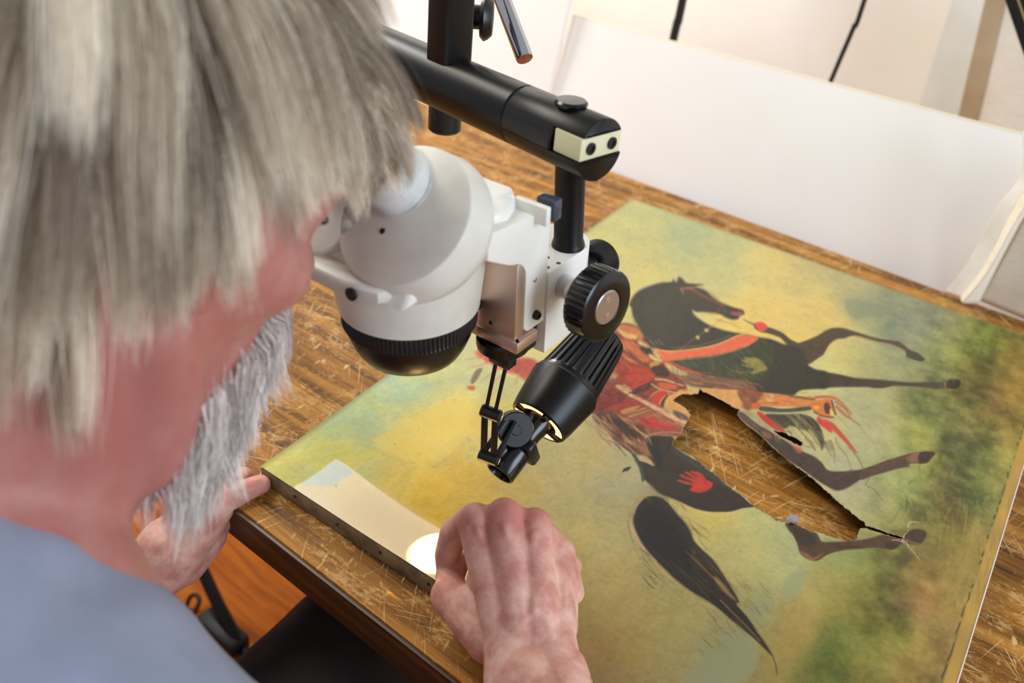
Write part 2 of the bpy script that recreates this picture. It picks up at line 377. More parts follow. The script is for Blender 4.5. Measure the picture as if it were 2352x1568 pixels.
# ------------------------------------------------------------------ boom stand, microscope, lamp
black_sat = mat('black_satin_metal', (12, 11, 11), .36, .0, .35, nodes=lambda nt, b: (lambda n: n.bump(b, n.noise(n.coord(), 900, 2), .15, .0002))(N(nt)))
black_gl = mat('black_gloss_plastic', (10, 10, 12), .22)
black_mt = mat('black_knurled_plastic', (13, 13, 14), .35)
cream = mat('cream_enamel', (238, 236, 226), .38, nodes=lambda nt, b: (lambda n: (nt.links.new(n.ramp(n.noise(n.coord(), 14, 3), [(.3, (228, 226, 214)), (.7, (240, 238, 230))]), b.inputs['Base Color']), n.bump(b, n.noise(n.coord(), 1400, 2), .25, .0002)))(N(nt)))
greyw = mat('grey_white_enamel', (206, 202, 190), .42, nodes=lambda nt, b: (lambda n: nt.links.new(n.ramp(n.noise(n.coord(), 30, 4), [(.3, (206, 202, 188)), (.6, (222, 218, 206))]), b.inputs['Base Color']))(N(nt)))
nylon = mat('cream_nylon', (228, 220, 180), .5, Subsurface_Weight=.1)
chrome = mat('polished_steel', (205, 205, 210), .14, 1.)
alu = mat('brushed_aluminium_reflect_tint', (222, 196, 178), .42, 1., nodes=lambda nt, b: (lambda n: n.bump(b, n.noise(n.coord((3, 3, 300)), 60, 3), .2, .0002))(N(nt)))  # pinkish base colour: reflection of painting and hand tinted into the metal
screw_m = mat('dark_steel_screw', (52, 48, 46), .35, .8)
hole_m = mat('dark_socket', (8, 8, 8), .6)
grey_pl = mat('pale_knurled_grip', (196, 192, 178), .6)
def rotm(ax, an): return np.array(Matrix.Rotation(an, 3, Vector(ax)))
th = math.radians(2.5)
RR = rotm(R @ np.array([0, 0, 1.]), -math.radians(1.8))
SM = np.array([RR @ [1, 0, 0], RR @ [0, math.cos(th), math.sin(th)], RR @ [0, -math.sin(th), math.cos(th)]])
SO = at(945, 797, .60)
def sW(a, b, c): return SO + SM.T @ np.array([a, b, c], float)
def spl(x, y, ax, v):                                     # pixel onto scope plane
    r = SM @ ray(x, y); c = SM @ (CAM-SO); return c + r*((v-c[ax])/r[ax])
def sF(o, x, y, z): return frame(sW(*o), SM.T @ np.array(x, float), SM.T @ np.array(y, float), SM.T @ np.array(z, float))
F0 = sF((0, 0, 0), (1, 0, 0), (0, 1, 0), (0, 0, 1))
PB = spl(1305, 562, 2, .0555)                              # foot of the short vertical pole
# --- boom stand
bd_dir = R @ np.array([-2306., -1547., 2000.]); bd_dir[2] = 0; bd_dir /= np.linalg.norm(bd_dir)   # along the boom, away from the camera
bz = np.array([0, 0, 1.]); bx = np.cross(bd_dir, bz)       # sideways of the boom (to the right, away)
BC = at(1318, 318, np.dot(sW(PB[0], PB[1], .145)-CAM, R @ [0, 0, 1.]))   # boom axis above the pole
BR = .0205
stand_base = BC + bd_dir*.60; stand_base[2] = TZ
bs = thing('boom_stand', 'black boom stand holding the stereo microscope over the painting', 'stand', stand_base)
E0 = BC - bd_dir*.024                                       # front end of boom
MBm = frame(E0, bd_dir, bx, bz)                             # local x runs away along the boom
def boomtube(x0, x1, r, seg=56):
    b = MB(); X, Y, Z = bd_dir, bx, bz
    return b.lathe([(r-.0012, x0), (r, x0+.0012), (r, x1-.0004), (r-.0004, x1)], frame(E0, Y, Z, X), seg)
boomtube(.072, .70, BR).build('boom_tube', black_sat, bs)
# end sleeve: a tube with a flat horizontal slot in which a nylon block sits
def halfround(z0, z1, x0, x1, r):
    b = MB(); n = 28; ys = []
    zz = np.linspace(z0, z1, n); pts = [(-math.sqrt(max(r*r-z*z, 0)), z) for z in zz] + [(math.sqrt(max(r*r-z*z, 0)), z) for z in zz[::-1]]
    return b.prism(pts, x0, x1, frame(E0, bx, bz, bd_dir), bev=.0012, seg=2)
SL = .0078
halfround(SL+.003, BR, 0, .0715, BR).build('end_sleeve', black_sat, bs)
halfround(-BR, -SL+.003, 0, .0715, BR).build('end_sleeve', black_sat, bs)
boomtube(.0265, .0715, BR-.0004).build('sleeve_core', black_mt, bs)
nb = MB().box((.0008, -.0185, -SL+.0034), (.024, .0185, SL+.0026), MBm, bev=.0008).build('nylon_block', nylon, bs)
for y in (-.0098, .0098):
    M = frame(E0 + bx*y + bz*.003, bx, bz, -bd_dir)
    MB().lathe([(.0029, -.004), (.0036, -.0015), (.0040, .0004), (.0022, .0006), (.0018, -.0005)], M, 24).build('socket_screw', hole_m, nb)
tp = frame(E0 + bd_dir*.030, bd_dir, bx, bz)
MB().lathe([(.008, BR-.004), (.0108, BR+.0005), (.0108, BR+.0018), (.0095, BR+.003), (.0, BR+.0033)], tp, 40).build('cap_screw', black_gl, bs)
# vertical sleeve post standing on the boom
pp = BC + bd_dir*.140
pm = frame(pp + bd_dir*-.012, bd_dir, bx, bz)
MB().box((-.0125, -.0125, .004), (.0125, .0125, .40), pm, bev=.004, seg=3).build('post', black_sat, bs)
MB().box((-.0150, -.0150, .068), (.0150, .0150, .40), pm, bev=.006, seg=3).build('clamp_collar', black_sat, bs)
def onboom(x, y, s): return at(x, y, np.dot(BC+bd_dir*s-CAM, R @ [0, 0, 1.]))
kd = np.array([0, 0, 0]) + (at(1110, 40, .8)-at(1085, 36, .8)); kd /= np.linalg.norm(kd)
kb = onboom(1082, 38, .127); kz = R @ np.array([.99, .08, .0]); kz /= np.linalg.norm(kz)
MB().cyl(kb - kz*.012, kb + kz*.008, .0085, n=28).build('knob_shaft', black_mt, bs)
MB().cyl(kb + kz*.007, kb + kz*.016, .0165, .0150, 40, .003).build('locking_knob', black_mt, bs)
# lower clamp knob under the boom
k2 = onboom(1022, 278, .245)
MB().cyl(k2 + bz*.03, k2 - bz*.008, .0135, n=32, bev=.002).build('lower_knob', black_mt, bs)
# lever rod
rdp = .66
r0 = at(1206, 136, rdp); r1 = at(1132, -60, rdp+.02); rz = (r1-r0)/np.linalg.norm(r1-r0)
MB().lathe([(.0, 0), (.0062, .0002), (.0066, .0012), (.0066, .22), (.0045, .222)], frame(r0, *basis(rz)), 36).build('steel_lever', chrome, bs)
MB().tube([r0 + rz*.215, r0+rz*.24+bz*.02, pp+bz*.33], .0065, 12).build('lever_arm', black_sat, bs)
# main column and foot, beyond the head
sb = Vector(stand_base)
MB().cyl((sb.x, sb.y, TZ+.02), (sb.x, sb.y, BC[2]+.28), .016, n=36).build('column', black_sat, bs)
MB().cyl((sb.x, sb.y, BC[2]-.045), (sb.x, sb.y, BC[2]+.045), .031, n=40, bev=.003).build('column_clamp', black_sat, bs)
MB().cyl((sb.x, sb.y, TZ), (sb.x, sb.y, TZ+.022), .075, n=48, bev=.003).build('base', black_sat, bs)
# --- microscope
mi = thing('stereo_microscope', 'cream stereo microscope hanging from the boom over the canvas', 'microscope', sW(0, 0, 0))
lens_glass = mat('lens_glass', (20, 22, 26), .05)
ob = MB().lathe([(.024, .004), (.0325, .0), (.0345, .0012), (.0385, .008), (.0420, .017), (.0432, .0245), (.0432, .0250), (.0450, .0256), (.0456, .0264), (.0456, .0375), (.0445, .0385), (.041, .0385)],
    F0, 288, ribs=96, ribrange=(8, 9), ribd=.001).build('focus_ring', black_mt, mi)
MB().lathe([(.0235, .003), (.0235, .0055), (.0, .0062)], F0, 48).build('objective_lens', lens_glass, ob)
MB().lathe([(.041, .038), (.0470, .0388), (.0472, .041), (.0500, .066), (.0500, .082), (.045, .084)], F0, 96).build('lower_housing', greyw, mi)
# broad flat housing that carries the two prism drums
pts = [(-.088, -.050), (-.070, -.066), (.012, -.066), (.034, -.060), (.046, -.040), (.049, -.010), (.049, .016), (.042, .040), (-.060, .048), (-.088, .03)]
MB().prism(pts, .077, .088, F0, bev=.003, seg=3).build('base_plate', greyw, mi)
yz = [(-.056, .0775), (-.049, .089), (-.020, .1185), (.045, .1185), (.050, .110), (.048, .0775)]
MB().prism(yz, -.084, .051, sF((0, 0, 0), (0, 1, 0), (0, 0, 1), (1, 0, 0)), bev=.005, seg=4).build('body_housing', cream, mi)
MB().prism([(-.01, .006), (.046, .006), (.058, .016), (.060, .026), (.052, .044), (-.01, .044)], .086, .117, F0, bev=.008, seg=4).build('arm_socket', cream, mi)
al = math.radians(46); nn = np.array([0, -math.cos(al), math.sin(al)])
D1 = SM @ (at(924, 492, .500)-SO)
for k in (0, 1):
    c = D1 - np.array([.0665*k, 0, 0]); ax, ay, az = np.array([1., 0, 0]), np.cross(nn, [1., 0, 0]), nn
    M = sF(c, ax, ay, az)
    dm = MB().lathe([(.036, -.036), (.0440, -.030), (.0480, -.021), (.0482, -.0175), (.0462, -.0105), (.0446, -.0028), (.0438, -.0008), (.0422, 0), (0, 0)], M, 96).build('prism_drum', greyw, mi)
    sx = -.0135 if k == 0 else .0135; sy = .0165
    # eyepiece tube, off centre on its drum
    MB().lathe([(.0228, -.001), (.0228, .0008), (.0212, .001), (.0212, .030), (.0205, .031)], sF(c + ax*sx + ay*sy, ax, ay, az), 56).build('eyepiece_tube', mat('worn_grey_enamel', (206, 206, 200), .4, nodes=speckle((182, 184, 182), (212, 212, 206), 40)), dm)
    MB().lathe([(.0185, .030), (.0190, .031), (.0190, .042), (.0160, .046), (.0115, .046), (.0115, .0445), (0, .0445)], sF(c + ax*sx + ay*sy, ax, ay, az), 56).build('eyepiece', black_mt, dm)
    MB().lathe([(.0019, 0), (.0016, .0007), (0, .0009)], sF(spl(889, 539, 1, 0)*0 + c + ax*-.004 + ay*-.012, ax, ay, az) if k else sF(c + ax*-.007 + ay*-.0135, ax, ay, az), 16).build('screw', screw_m, dm)
# cross head screw on the plate
sc_ = spl(807, 652, 1, -.066)
MB().cyl(sW(sc_[0], -.0655, .083), sW(sc_[0], -.0682, .083), .0042, n=28, bev=.0006).build('plate_screw', screw_m, mi)
tick = spl(1084, 414, 2, .1195)
MB().box((tick[0]-.003, tick[1]-.0006, .1188), (tick[0]+.003, tick[1]+.0006, .1196), F0).build('blue_mark', mat('blue_ink', (50, 70, 190), .5), mi)
# bracket: L-shaped cream plate casting with the rounded cut-out
AX = .066
def arc(cx, cy, r, a0, a1, n=8): return [(cx+r*math.cos(math.radians(t)), cy+r*math.sin(math.radians(t))) for t in np.linspace(a0, a1, n)]
br = [(.0635, .1005)] + arc(.060, .1005, .0035, 0, 90, 4) + [(.000, .1105), (.000, .0925), (.0215, .0800)] + arc(.0245, .0625, .0155, 80, 0, 8) + [(.040, .028)] + arc(.047, .0255, .007, 180, 270, 5) + [(.0635, .0185)]
MB().prism(br, -.020, AX, sF((0, 0, 0), (0, 1, 0), (0, 0, 1), (1, 0, 0)), bev=.0014, seg=2).build('bracket', cream, mi)
def dot(b, c, r, m, name='screw', a=AX, dep=.0009, n=24):
    MB().lathe([(r, -.0006), (r, dep*.6), (r*.8, dep), (r*.45, dep), (r*.4, dep*.3), (0, dep*.2)], sF((a, b, c), (0, 1, 0), (0, 0, 1), (1, 0, 0)), n).build(name, m, mi)
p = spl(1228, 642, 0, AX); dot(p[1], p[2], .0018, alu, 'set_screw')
p = spl(1229, 722, 0, AX); dot(p[1], p[2], .0033, screw_m, 'set_screw', dep=.0035)
# top stop with dark clamp behind the bracket
p = spl(1222, 468, 2, .112)
MB().box((p[0]-.014, p[1]-.001, .100), (p[0]+.012, p[1]+.004, .1125), F0, bev=.001).build('stop_plate', cream, mi)
p = spl(1243, 462, 2, .112)
MB().box((p[0]-.006, p[1]+.003, .098), (p[0]+.008, p[1]+.012, .1125), F0, bev=.0012).build('stop_block', mat('smoked_plastic', (60, 68, 84), .15), mi)
# aluminium dovetail slide with foot
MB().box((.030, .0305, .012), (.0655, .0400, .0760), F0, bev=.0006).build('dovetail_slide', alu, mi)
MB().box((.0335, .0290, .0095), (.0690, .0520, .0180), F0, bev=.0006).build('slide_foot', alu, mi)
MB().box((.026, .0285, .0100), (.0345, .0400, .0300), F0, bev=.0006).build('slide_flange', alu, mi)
for x, y in ((1127, 741), (1188, 783)):
    p = spl(x, y, 1, .0288)
    MB().lathe([(.0016, -.0003), (.0015, .0004), (.0007, .0004), (0, 0)], sF((p[0], .0288, p[2]), (1, 0, 0), (0, 0, 1), (0, -1, 0)), 16).build('foot_screw', hole_m, mi)
MB().box((.010, .050, -.006), (.060, .0645, .060), F0, bev=.001).build('rack_housing', black_mt, mi)
# focus block
fb = [(.0185, .0655), (AX, .0655), (AX, .112)] + arc(AX-.021, .1085, .021, 10, 90, 9) + arc(.0395, .1085, .021, 90, 180, 6)
MB().prism(fb, -.0112, .0550, F0, bev=.0008, seg=2).build('focus_block', cream, mi)
for x, y in ((1283, 603), (1258, 590), (1258, 613)):
    p = spl(x, y, 2, .0555)
    MB().lathe([(.0017, -.0004), (.0014, .0002), (0, -.0002)], sF((p[0], p[1], .0551), (1, 0, 0), (0, 1, 0), (0, 0, 1)), 16).build('pin_hole', hole_m, mi)
# pole from the block into the boom
pole_top = sW(PB[0], PB[1], .0556); pt = BC - bz*(BR-.004); pt = pt
MB().lathe([(.0118, 0), (.0112, .003), (.0103, .0045), (.0103, float(np.linalg.norm(pt-pole_top)))], frame(pole_top, *basis(pt-pole_top)), 48).build('pole', black_sat, mi)
# focus knob on a steel hub
ks = spl(1292, 655, 0, AX); kf = np.array([AX, ks[1], ks[2]])
KA = .031                                                   # from block face to the back of the knob
kfc = spl(1395, 706, 0, AX+KA+.017); kax = kfc-kf; kax = kax/np.linalg.norm(kax)*.35 + np.array([1, 0, 0])*.65; kax /= np.linalg.norm(kax)
kx, ky, kz_ = basis(kax)
def kM(s): return sF(kfc - kax*s, kx, ky, kz_)
LK = float(np.linalg.norm(kfc-kf))
hx, hy, hz = basis(kfc-kf)
MB().lathe([(.0092, -.002), (.0092, .0003), (.0085, .0008), (.0085, .016), (.0078, .0165)], sF(kf, hx, hy, hz), 48).build('hub', chrome, mi)
MB().lathe([(.0092, .016), (.0097, .0165), (.0102, LK-.010), (.0098, LK-.004)], sF(kf, hx, hy, hz), 120, ribs=40, ribrange=(1, 2), ribd=.0005).build('hub_grip', grey_pl, mi)
pd = sF(kf + (kfc-kf)/LK*.012 + np.cross((kfc-kf)/LK, [0, 0, 1])*0, hx, hy, hz)
kn = MB().lathe([(.012, .0), (.0225, .0008), (.0246, .0026), (.0246, .0165), (.0240, .0180), (.0222, .0190), (.0125, .0190), (.0122, .0180), (.0, .0180)], kM(.0185), 432, ribs=36, ribrange=(2, 3), ribd=.0011).build('focus_knob', black_gl, mi)
dk = MB().lathe([(.0118, .0178), (.0118, .0186), (.0113, .0190), (.0, .0190)], kM(.0185), 48).build('centre_plate', mat('worn_aluminium', (205, 207, 215), .3, 1.), kn)
for s in (-1, 1):
    M = sF(kfc + ky*.0058*s + kax*.0006, kx, ky, kz_)
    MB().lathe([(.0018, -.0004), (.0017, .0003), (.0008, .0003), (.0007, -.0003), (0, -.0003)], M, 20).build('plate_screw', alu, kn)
# rear knob whose axis runs across the block
rc = spl(1364, 606, 1, .131)
MB().lathe([(.0158, -.003), (.0158, .010), (.0152, .0108), (0, .0108)], sF(rc, (1, 0, 0), (0, 0, 1), (0, 1, 0)), 300, ribs=60, ribrange=(0, 1), ribd=.0008).build('rear_knob', black_gl, mi)
MB().cyl(sW(rc[0]-.006, .118, rc[2]), sW(rc[0]-.001, .134, rc[2]), .009, n=24).build('rear_shaft', black_mt, mi)
# --- microscope lamp
def pw(x, y, d): return at(x, y, d)
tip = pw(1147, 1088, .672); tail_dir = R @ np.array([.575, -.710, .40]); tail_dir /= np.linalg.norm(tail_dir)
la = thing('microscope_lamp', 'black ribbed spot lamp hanging by thin arms below the microscope', 'lamp', tip)
lx, ly, lz = basis(tail_dir); ML = frame(tip, lx*1.04, ly*1.04, lz*1.0)
MB().lathe([(.0085, .006), (.0098, .0), (.0110, .0), (.0116, .001), (.0116, .024), (.0108, .024)], ML, 48).build('nozzle', black_gl, la)
MB().lathe([(0, .0055), (.0088, .006)], ML, 32).build('nozzle_lens', mat('amber_glass', (90, 40, 15), .1), la)
MB().box((-.0145, -.0125, .0225), (.0145, .0125, .0335), ML, bev=.003, seg=3).build('clamp_ring', black_mt, la)
MB().lathe([(.0092, .030), (.0092, .042), (.0105, .048), (.0115, .055), (.0135, .060)], ML, 48).build('lamp_neck', black_gl, la)
hs_ = MB(); P_ = [(.0212, .0550), (.0220, .0525), (.0240, .0535), (.0254, .060), (.0290, .088), (.0292, .0905), (.0278, .0925), (.0278, .0945)]
hs_.lathe(P_ + [(.0255, .0945), (.0265, .088), (.0232, .060), (.0212, .0550)], ML, 72)
hs_.build('lamp_shade', black_sat, la)
MB().lathe([(.0268, .0930), (.0268, .0965), (.0262, .100), (.0222, .138), (.0200, .148), (.016, .151), (0, .151)], ML, 288, ribs=24, ribrange=(2, 3), ribd=.0018).build('cooling_fins', black_gl, la)
for k in range(4):                                          # spokes between neck and shade rim
    a = math.radians(35 + 90*k); e = lx*math.cos(a)+ly*math.sin(a)
    MB().tube([tip+tail_dir*.0528+e*.010, tip+tail_dir*.0524+e*.0225], .0022, 8).build('spoke', black_mt, la)
glow = mat('lamp_glow', (255, 210, 150), .5, Emission_Color=rgb((255, 176, 96)), Emission_Strength=5.)
MB().ball(tip+tail_dir*.082, .0125, axes=(lx, ly, lz)).build('bulb', glow, la)
vent = MB()
for k in range(4):                                          # lit openings of the lamp rim between the spokes
    a0 = math.radians(47 + 90*k); n_ = 10; A_ = [a0 + math.radians(66)*i/(n_-1) for i in range(n_)]
    vent.prism([(.0216*math.cos(t), .0216*math.sin(t)) for t in A_] + [(.0158*math.cos(t), .0158*math.sin(t)) for t in A_[::-1]], .0534, .0540, ML)
vent.build('lit_vents', glow, la, 0)
MB().lathe([(.0100, .0545), (.0155, .0555), (.0158, .0580), (.0220, .0590)], ML, 48).build('rim_hub', black_mt, la)
# hanging arms
hub0 = pw(1171, 800, .605); elb = pw(1126, 948, .640); piv = pw(1122, 1050, .660); dsc = pw(1183, 985, .668)
side = R @ np.array([.93, .35, -.1]); side /= np.linalg.norm(side)
MB().lathe([(.0105, -.012), (.0185, -.009), (.0190, -.006), (.0190, -.001), (.0175, .001), (0, .002)], frame(sW(.0450, .0450, .0070), *[SM.T @ np.array(v, float) for v in ((1, 0, 0), (0, 1, 0), (0, 0, 1))]), 60).build('mounting_disc', black_gl, la)
hub0 = sW(.0450, .0450, -.004)
def bar(p, q, w, t, nm='arm'):
    z = q-p; L = float(np.linalg.norm(z)); z = z/L; n_ = R @ np.array([0, 0, -1.]); x = np.cross(n_, z); x /= np.linalg.norm(x); y = np.cross(z, x)
    MB().box((-w/2, -t/2, 0), (w/2, t/2, L), frame(p, x, y, z), bev=min(w, t)*.25).build(nm, black_mt, la)
for s in (-1, 1):
    bar(hub0 + side*.0038*s + SM.T @ np.array([0, 0, -.008]), elb + side*.0035*s, .0030, .0042)
MB().box((-.009, -.005, -.018), (.009, .005, -.004), frame(sW(.045, .045, .0), SM.T @ np.array([1., 0, 0]), SM.T @ np.array([0, 1., 0]), SM.T @ np.array([0, 0, 1.])), bev=.001).build('fork', black_mt, la)
MB().cyl(elb - side*.0075, elb + side*.0085, .0050, n=28, bev=.0012).build('pivot', black_mt, la)
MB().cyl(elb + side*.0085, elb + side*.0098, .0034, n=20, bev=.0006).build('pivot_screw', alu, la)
for s in (-1, 1): bar(elb + side*.0042*s, piv + side*.0040*s, .0050, .0030)
MB().cyl(piv - side*.0080, piv + side*.0080, .0046, n=28, bev=.0012).build('pivot', black_mt, la)
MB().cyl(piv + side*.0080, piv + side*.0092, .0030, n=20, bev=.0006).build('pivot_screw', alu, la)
for s, q in ((-1, pw(1160, 965, .662)), (1, pw(1186, 968, .660))): bar(piv + side*.0050*s, q, .0040, .0030)
dz = R @ np.array([.25, .1, -.96]); dz /= np.linalg.norm(dz)
MB().cyl(dsc - dz*.006, dsc + dz*.004, .0142, n=44, bev=.001).build('swivel_disc', black_mt, la)
MB().cyl(dsc + dz*.004, dsc + dz*.006, .0042, n=24, bev=.0006).build('swivel_screw', black_mt, la)
# the lamp's own light
hot = onz(1020, 1262, TZ+.02)
sp = bpy.data.lights.new('lamp_beam', 'SPOT'); sp.energy = 5.5; sp.color = (1., .78, .48); sp.spot_size = math.radians(27); sp.spot_blend = .12; sp.shadow_soft_size = .003
so = bpy.data.objects.new('lamp_beam', sp); COL.objects.link(so); so.parent = la
so.location = Vector(-tail_dir*.002); so.rotation_euler = Vector(hot-tip).to_track_quat('-Z', 'Y').to_euler()
gl = bpy.data.lights.new('bulb_light', 'POINT'); gl.energy = .12; gl.color = (1., .7, .4); gl.shadow_soft_size = .004
go = bpy.data.objects.new('bulb_light', gl); COL.objects.link(go); go.parent = la; go.location = Vector(tail_dir*.070)
# ------------------------------------------------------------------ the torn painting
CZ = TZ + .019                                             # height of the canvas face
QS = {1: (4.48, 1400, 600), 2: (4.48, 1800, 700), 3: (4.48, 1300, 750), 4: (3.484, 1500, 850), 5: (3.92, 1400, 950), 6: (4.042, 1350, 1180), 7: (3.92, 1780, 1000), 8: (2.178, 1360, 600), 0: (1, 0, 0)}
def Q(q, pts):
    s, x, y = QS[q]; p = np.array(pts, float)
    return p/s + (x, y)
def spline(p, closed=True, k=5):
    n = len(p); out = []
    rg = range(n if closed else n-1)
    for i in rg:
        a, b, c, d = (p[(i-1) % n], p[i], p[(i+1) % n], p[(i+2) % n]) if closed else (p[max(i-1, 0)], p[i], p[i+1], p[min(i+2, n-1)])
        for t in np.linspace(0, 1, k, endpoint=False):
            out.append(.5*(2*b + (c-a)*t + (2*a-5*b+4*c-d)*t*t + (3*b-a-3*c+d)*t**3))
    if not closed: out.append(p[-1])
    return np.array(out)
# corners of the canvas on the table
cNL = onz(598, 1071, CZ)[:2]; cFL = onz(1452, 456, CZ)[:2]; cFR = onz(2436, 798, CZ)[:2]; cNR = onz(2063, 2024, CZ)[:2]
NU, NV = 1000, 760
uu, vv = np.meshgrid(np.linspace(0, 1, NU), np.linspace(0, 1, NV), indexing='ij')
u = uu.ravel()[:, None]; v = vv.ravel()[:, None]
XY = (1-u)*(1-v)*cNL + (1-u)*v*cFL + u*v*cFR + u*(1-v)*cNR
PW = np.concatenate([XY, np.full((len(XY), 1), CZ)], 1)
PXY = proj(PW)                                             # where each canvas point sits in the photograph
# ---- background colours sampled by eye over the picture (x, y, r, g, b)
BG = [(1450,480,172,168,108),(1500,560,180,172,108),(1480,620,190,176,108),(1580,545,150,158,120),(1560,500,165,165,110),(1660,560,170,168,112),(1700,640,190,178,112),
(1600,620,186,176,112),(1760,620,196,174,104),(1740,720,208,178,96),(1820,700,210,180,100),(1860,640,178,164,104),(1900,750,206,176,96),(1960,660,172,160,108),(2010,710,128,134,104),(2060,740,120,128,100),
(2060,690,142,138,98),(2140,730,132,132,100),(2120,780,124,128,98),(2200,760,118,122,66),(2260,790,104,112,44),(2330,830,128,108,40),(2340,900,150,120,50),(2170,830,108,120,52),(2230,880,112,98,48),
(2290,920,118,92,50),(2130,860,140,134,88),(1950,790,190,176,108),(1900,850,192,182,116),(2000,840,160,156,104),(2050,850,146,146,102),(1990,930,160,158,112),(1940,930,172,166,114),
(2060,960,166,154,96),(2120,930,96,104,54),(2180,950,104,108,54),(2240,990,108,100,48),(2330,980,140,120,52),(2350,1060,158,140,66),(2060,1050,144,146,96),(2000,1000,160,158,118),(2100,1000,128,138,60),
(2120,1060,134,132,60),(2190,1040,98,92,50),(2250,1060,94,104,44),(2300,1100,140,130,60),(2240,1130,100,108,44),(2180,1150,116,96,50),(2270,1160,86,96,44),(2310,1200,140,130,60),(2100,1130,124,136,70),
(2050,1120,146,146,88),(1990,1160,164,156,104),(1940,1130,168,162,118),(2060,1200,138,136,78),(2130,1210,104,98,44),(2190,1220,118,106,46),(2260,1240,140,120,54),(2200,1300,148,126,60),(2270,1320,140,124,58),
(2120,1290,134,110,58),(2060,1290,112,106,46),(2000,1310,122,124,54),(1940,1300,142,148,84),(1930,1360,144,128,58),(1870,1350,158,148,90),(2050,1360,112,98,44),(2000,1390,106,104,42),(2120,1380,150,110,62),
(2180,1400,140,120,60),(2220,1450,136,106,52),(2150,1470,146,120,58),(2080,1450,118,112,46),(2010,1470,110,108,44),(1940,1460,104,112,46),(1900,1520,92,104,40),(2000,1560,104,98,42),(2100,1550,130,110,54),(2180,1550,136,112,62),
(1830,1400,164,142,76),(1830,1460,160,136,70),(1780,1530,156,134,72),(1850,1560,120,116,48),(1800,1270,166,164,110),(1740,1200,166,166,108),(1820,1230,160,164,112),(1700,1250,180,166,100),(1760,1330,166,162,102),(1700,1420,170,156,92),
(1750,1390,150,150,100),(1650,1180,190,172,92),(1620,1200,192,172,96),(1690,1330,178,162,98),(1560,1560,158,142,88),(1640,1520,150,146,96),(1700,1480,160,150,92),(1450,1080,160,150,108),(1420,1000,158,144,104),
(1400,1120,168,154,106),(1360,1060,168,150,92),(1420,1180,168,152,98),(1400,1240,178,160,98),(1400,1330,178,156,90),(1420,1430,170,146,82),(1460,1510,160,136,78),(1520,1480,168,150,88),(1550,1400,178,160,92),(1500,1420,174,152,86),
(1380,1500,150,120,68),(1350,1400,160,138,76),(1300,1120,166,148,92),(1260,1060,168,152,92),(1200,1120,164,142,80),(1280,1000,176,160,98),(1100,1130,174,148,74),(1050,1080,190,160,78),(1000,1130,192,158,60),(950,1080,212,178,74),
(900,1030,208,178,84),(980,1000,212,182,88),(1030,930,204,186,104),(1080,860,190,184,118),(1000,960,214,186,92),(940,980,206,180,86),(880,960,172,180,130),(850,1000,182,180,112),(800,1040,192,180,98),(760,990,196,192,112),(820,940,182,190,128),
(900,900,186,192,130),(960,900,182,190,132),(880,870,184,192,134),(700,960,190,192,118),(640,1000,206,194,104),(690,1030,200,192,110),(740,1040,176,180,118),(620,1060,210,194,100),(680,1080,200,180,92),(720,1000,200,188,106),(1240,900,190,178,112),
(1150,950,190,172,98),(1100,1000,196,172,92),(1380,560,176,170,104),(1420,700,190,176,110)]
BG = np.array(BG, float)
acc = np.zeros((len(PXY), 3)); ws = np.zeros(len(PXY)); P32 = PXY.astype(np.float32)
wx = 16*fbm(np.concatenate([PXY/70, np.zeros((len(PXY), 1))], 1), 3, 5); wy = 16*fbm(np.concatenate([PXY/70, np.ones((len(PXY), 1))*9], 1), 3, 6)
px = PXY[:, 0]+wx; py = PXY[:, 1]+wy
for r in BG:
    d2 = (px-r[0])**2 + (py-r[1])**2
    w = np.exp(-d2/(2*34**2)) + 1e-3/(1+d2/3000)**2
    acc += w[:, None]*r[2:]; ws += w
C = acc/ws[:, None]
P3 = np.concatenate([PW[:, :2], np.zeros((len(PW), 1))], 1)
cl = fbm(P3*13+3.3, 5, 91); km = np.clip((1330-PXY[:, 0])/260, 0, 1)*np.clip((PXY[:, 1]-780)/60, 0, 1)
C += (km*np.clip((cl-.03)*9, 0, 1))[:, None]*np.array([12, 4, -16]) + (km*np.clip((-cl-.06)*6, 0, 1))[:, None]*np.array([-14, -5, 8]) + (km*np.clip(1-np.abs(cl-.05)*22, 0, 1))[:, None]*np.array([8, 7, 3])
C += np.clip((1250-PXY[:, 0])/400, 0, 1)[:, None]*np.array([-8, 0, 10])
n1 = fbm(P3*28, 5, 11); n2 = fbm(P3*90, 4, 23); n3 = fbm(P3*420, 2, 31)
grass = np.clip((PXY[:, 0] - 1960 + (PXY[:, 1]-1000)*.16)/160, 0, 1)      # ground at the foot of the picture
C += (n1*9 + n2*6)[:, None]*np.array([1, 1, .8]) + n3[:, None]*7 + (np.clip(fbm(P3*230, 2, 35), 0, 1)*9)[:, None]*np.array([-1, -1, -1.2])
dd = fbm(np.stack([P3[:, 0]*60+P3[:, 1]*8, P3[:, 1]*14, P3[:, 2]], 1), 4, 41)
C += (grass*dd)[:, None]*np.array([34, 26, 18]) + (grass*n2)[:, None]*np.array([22, 22, 12])
C += (n1*7)[:, None]*np.array([1, .2, -1.4])

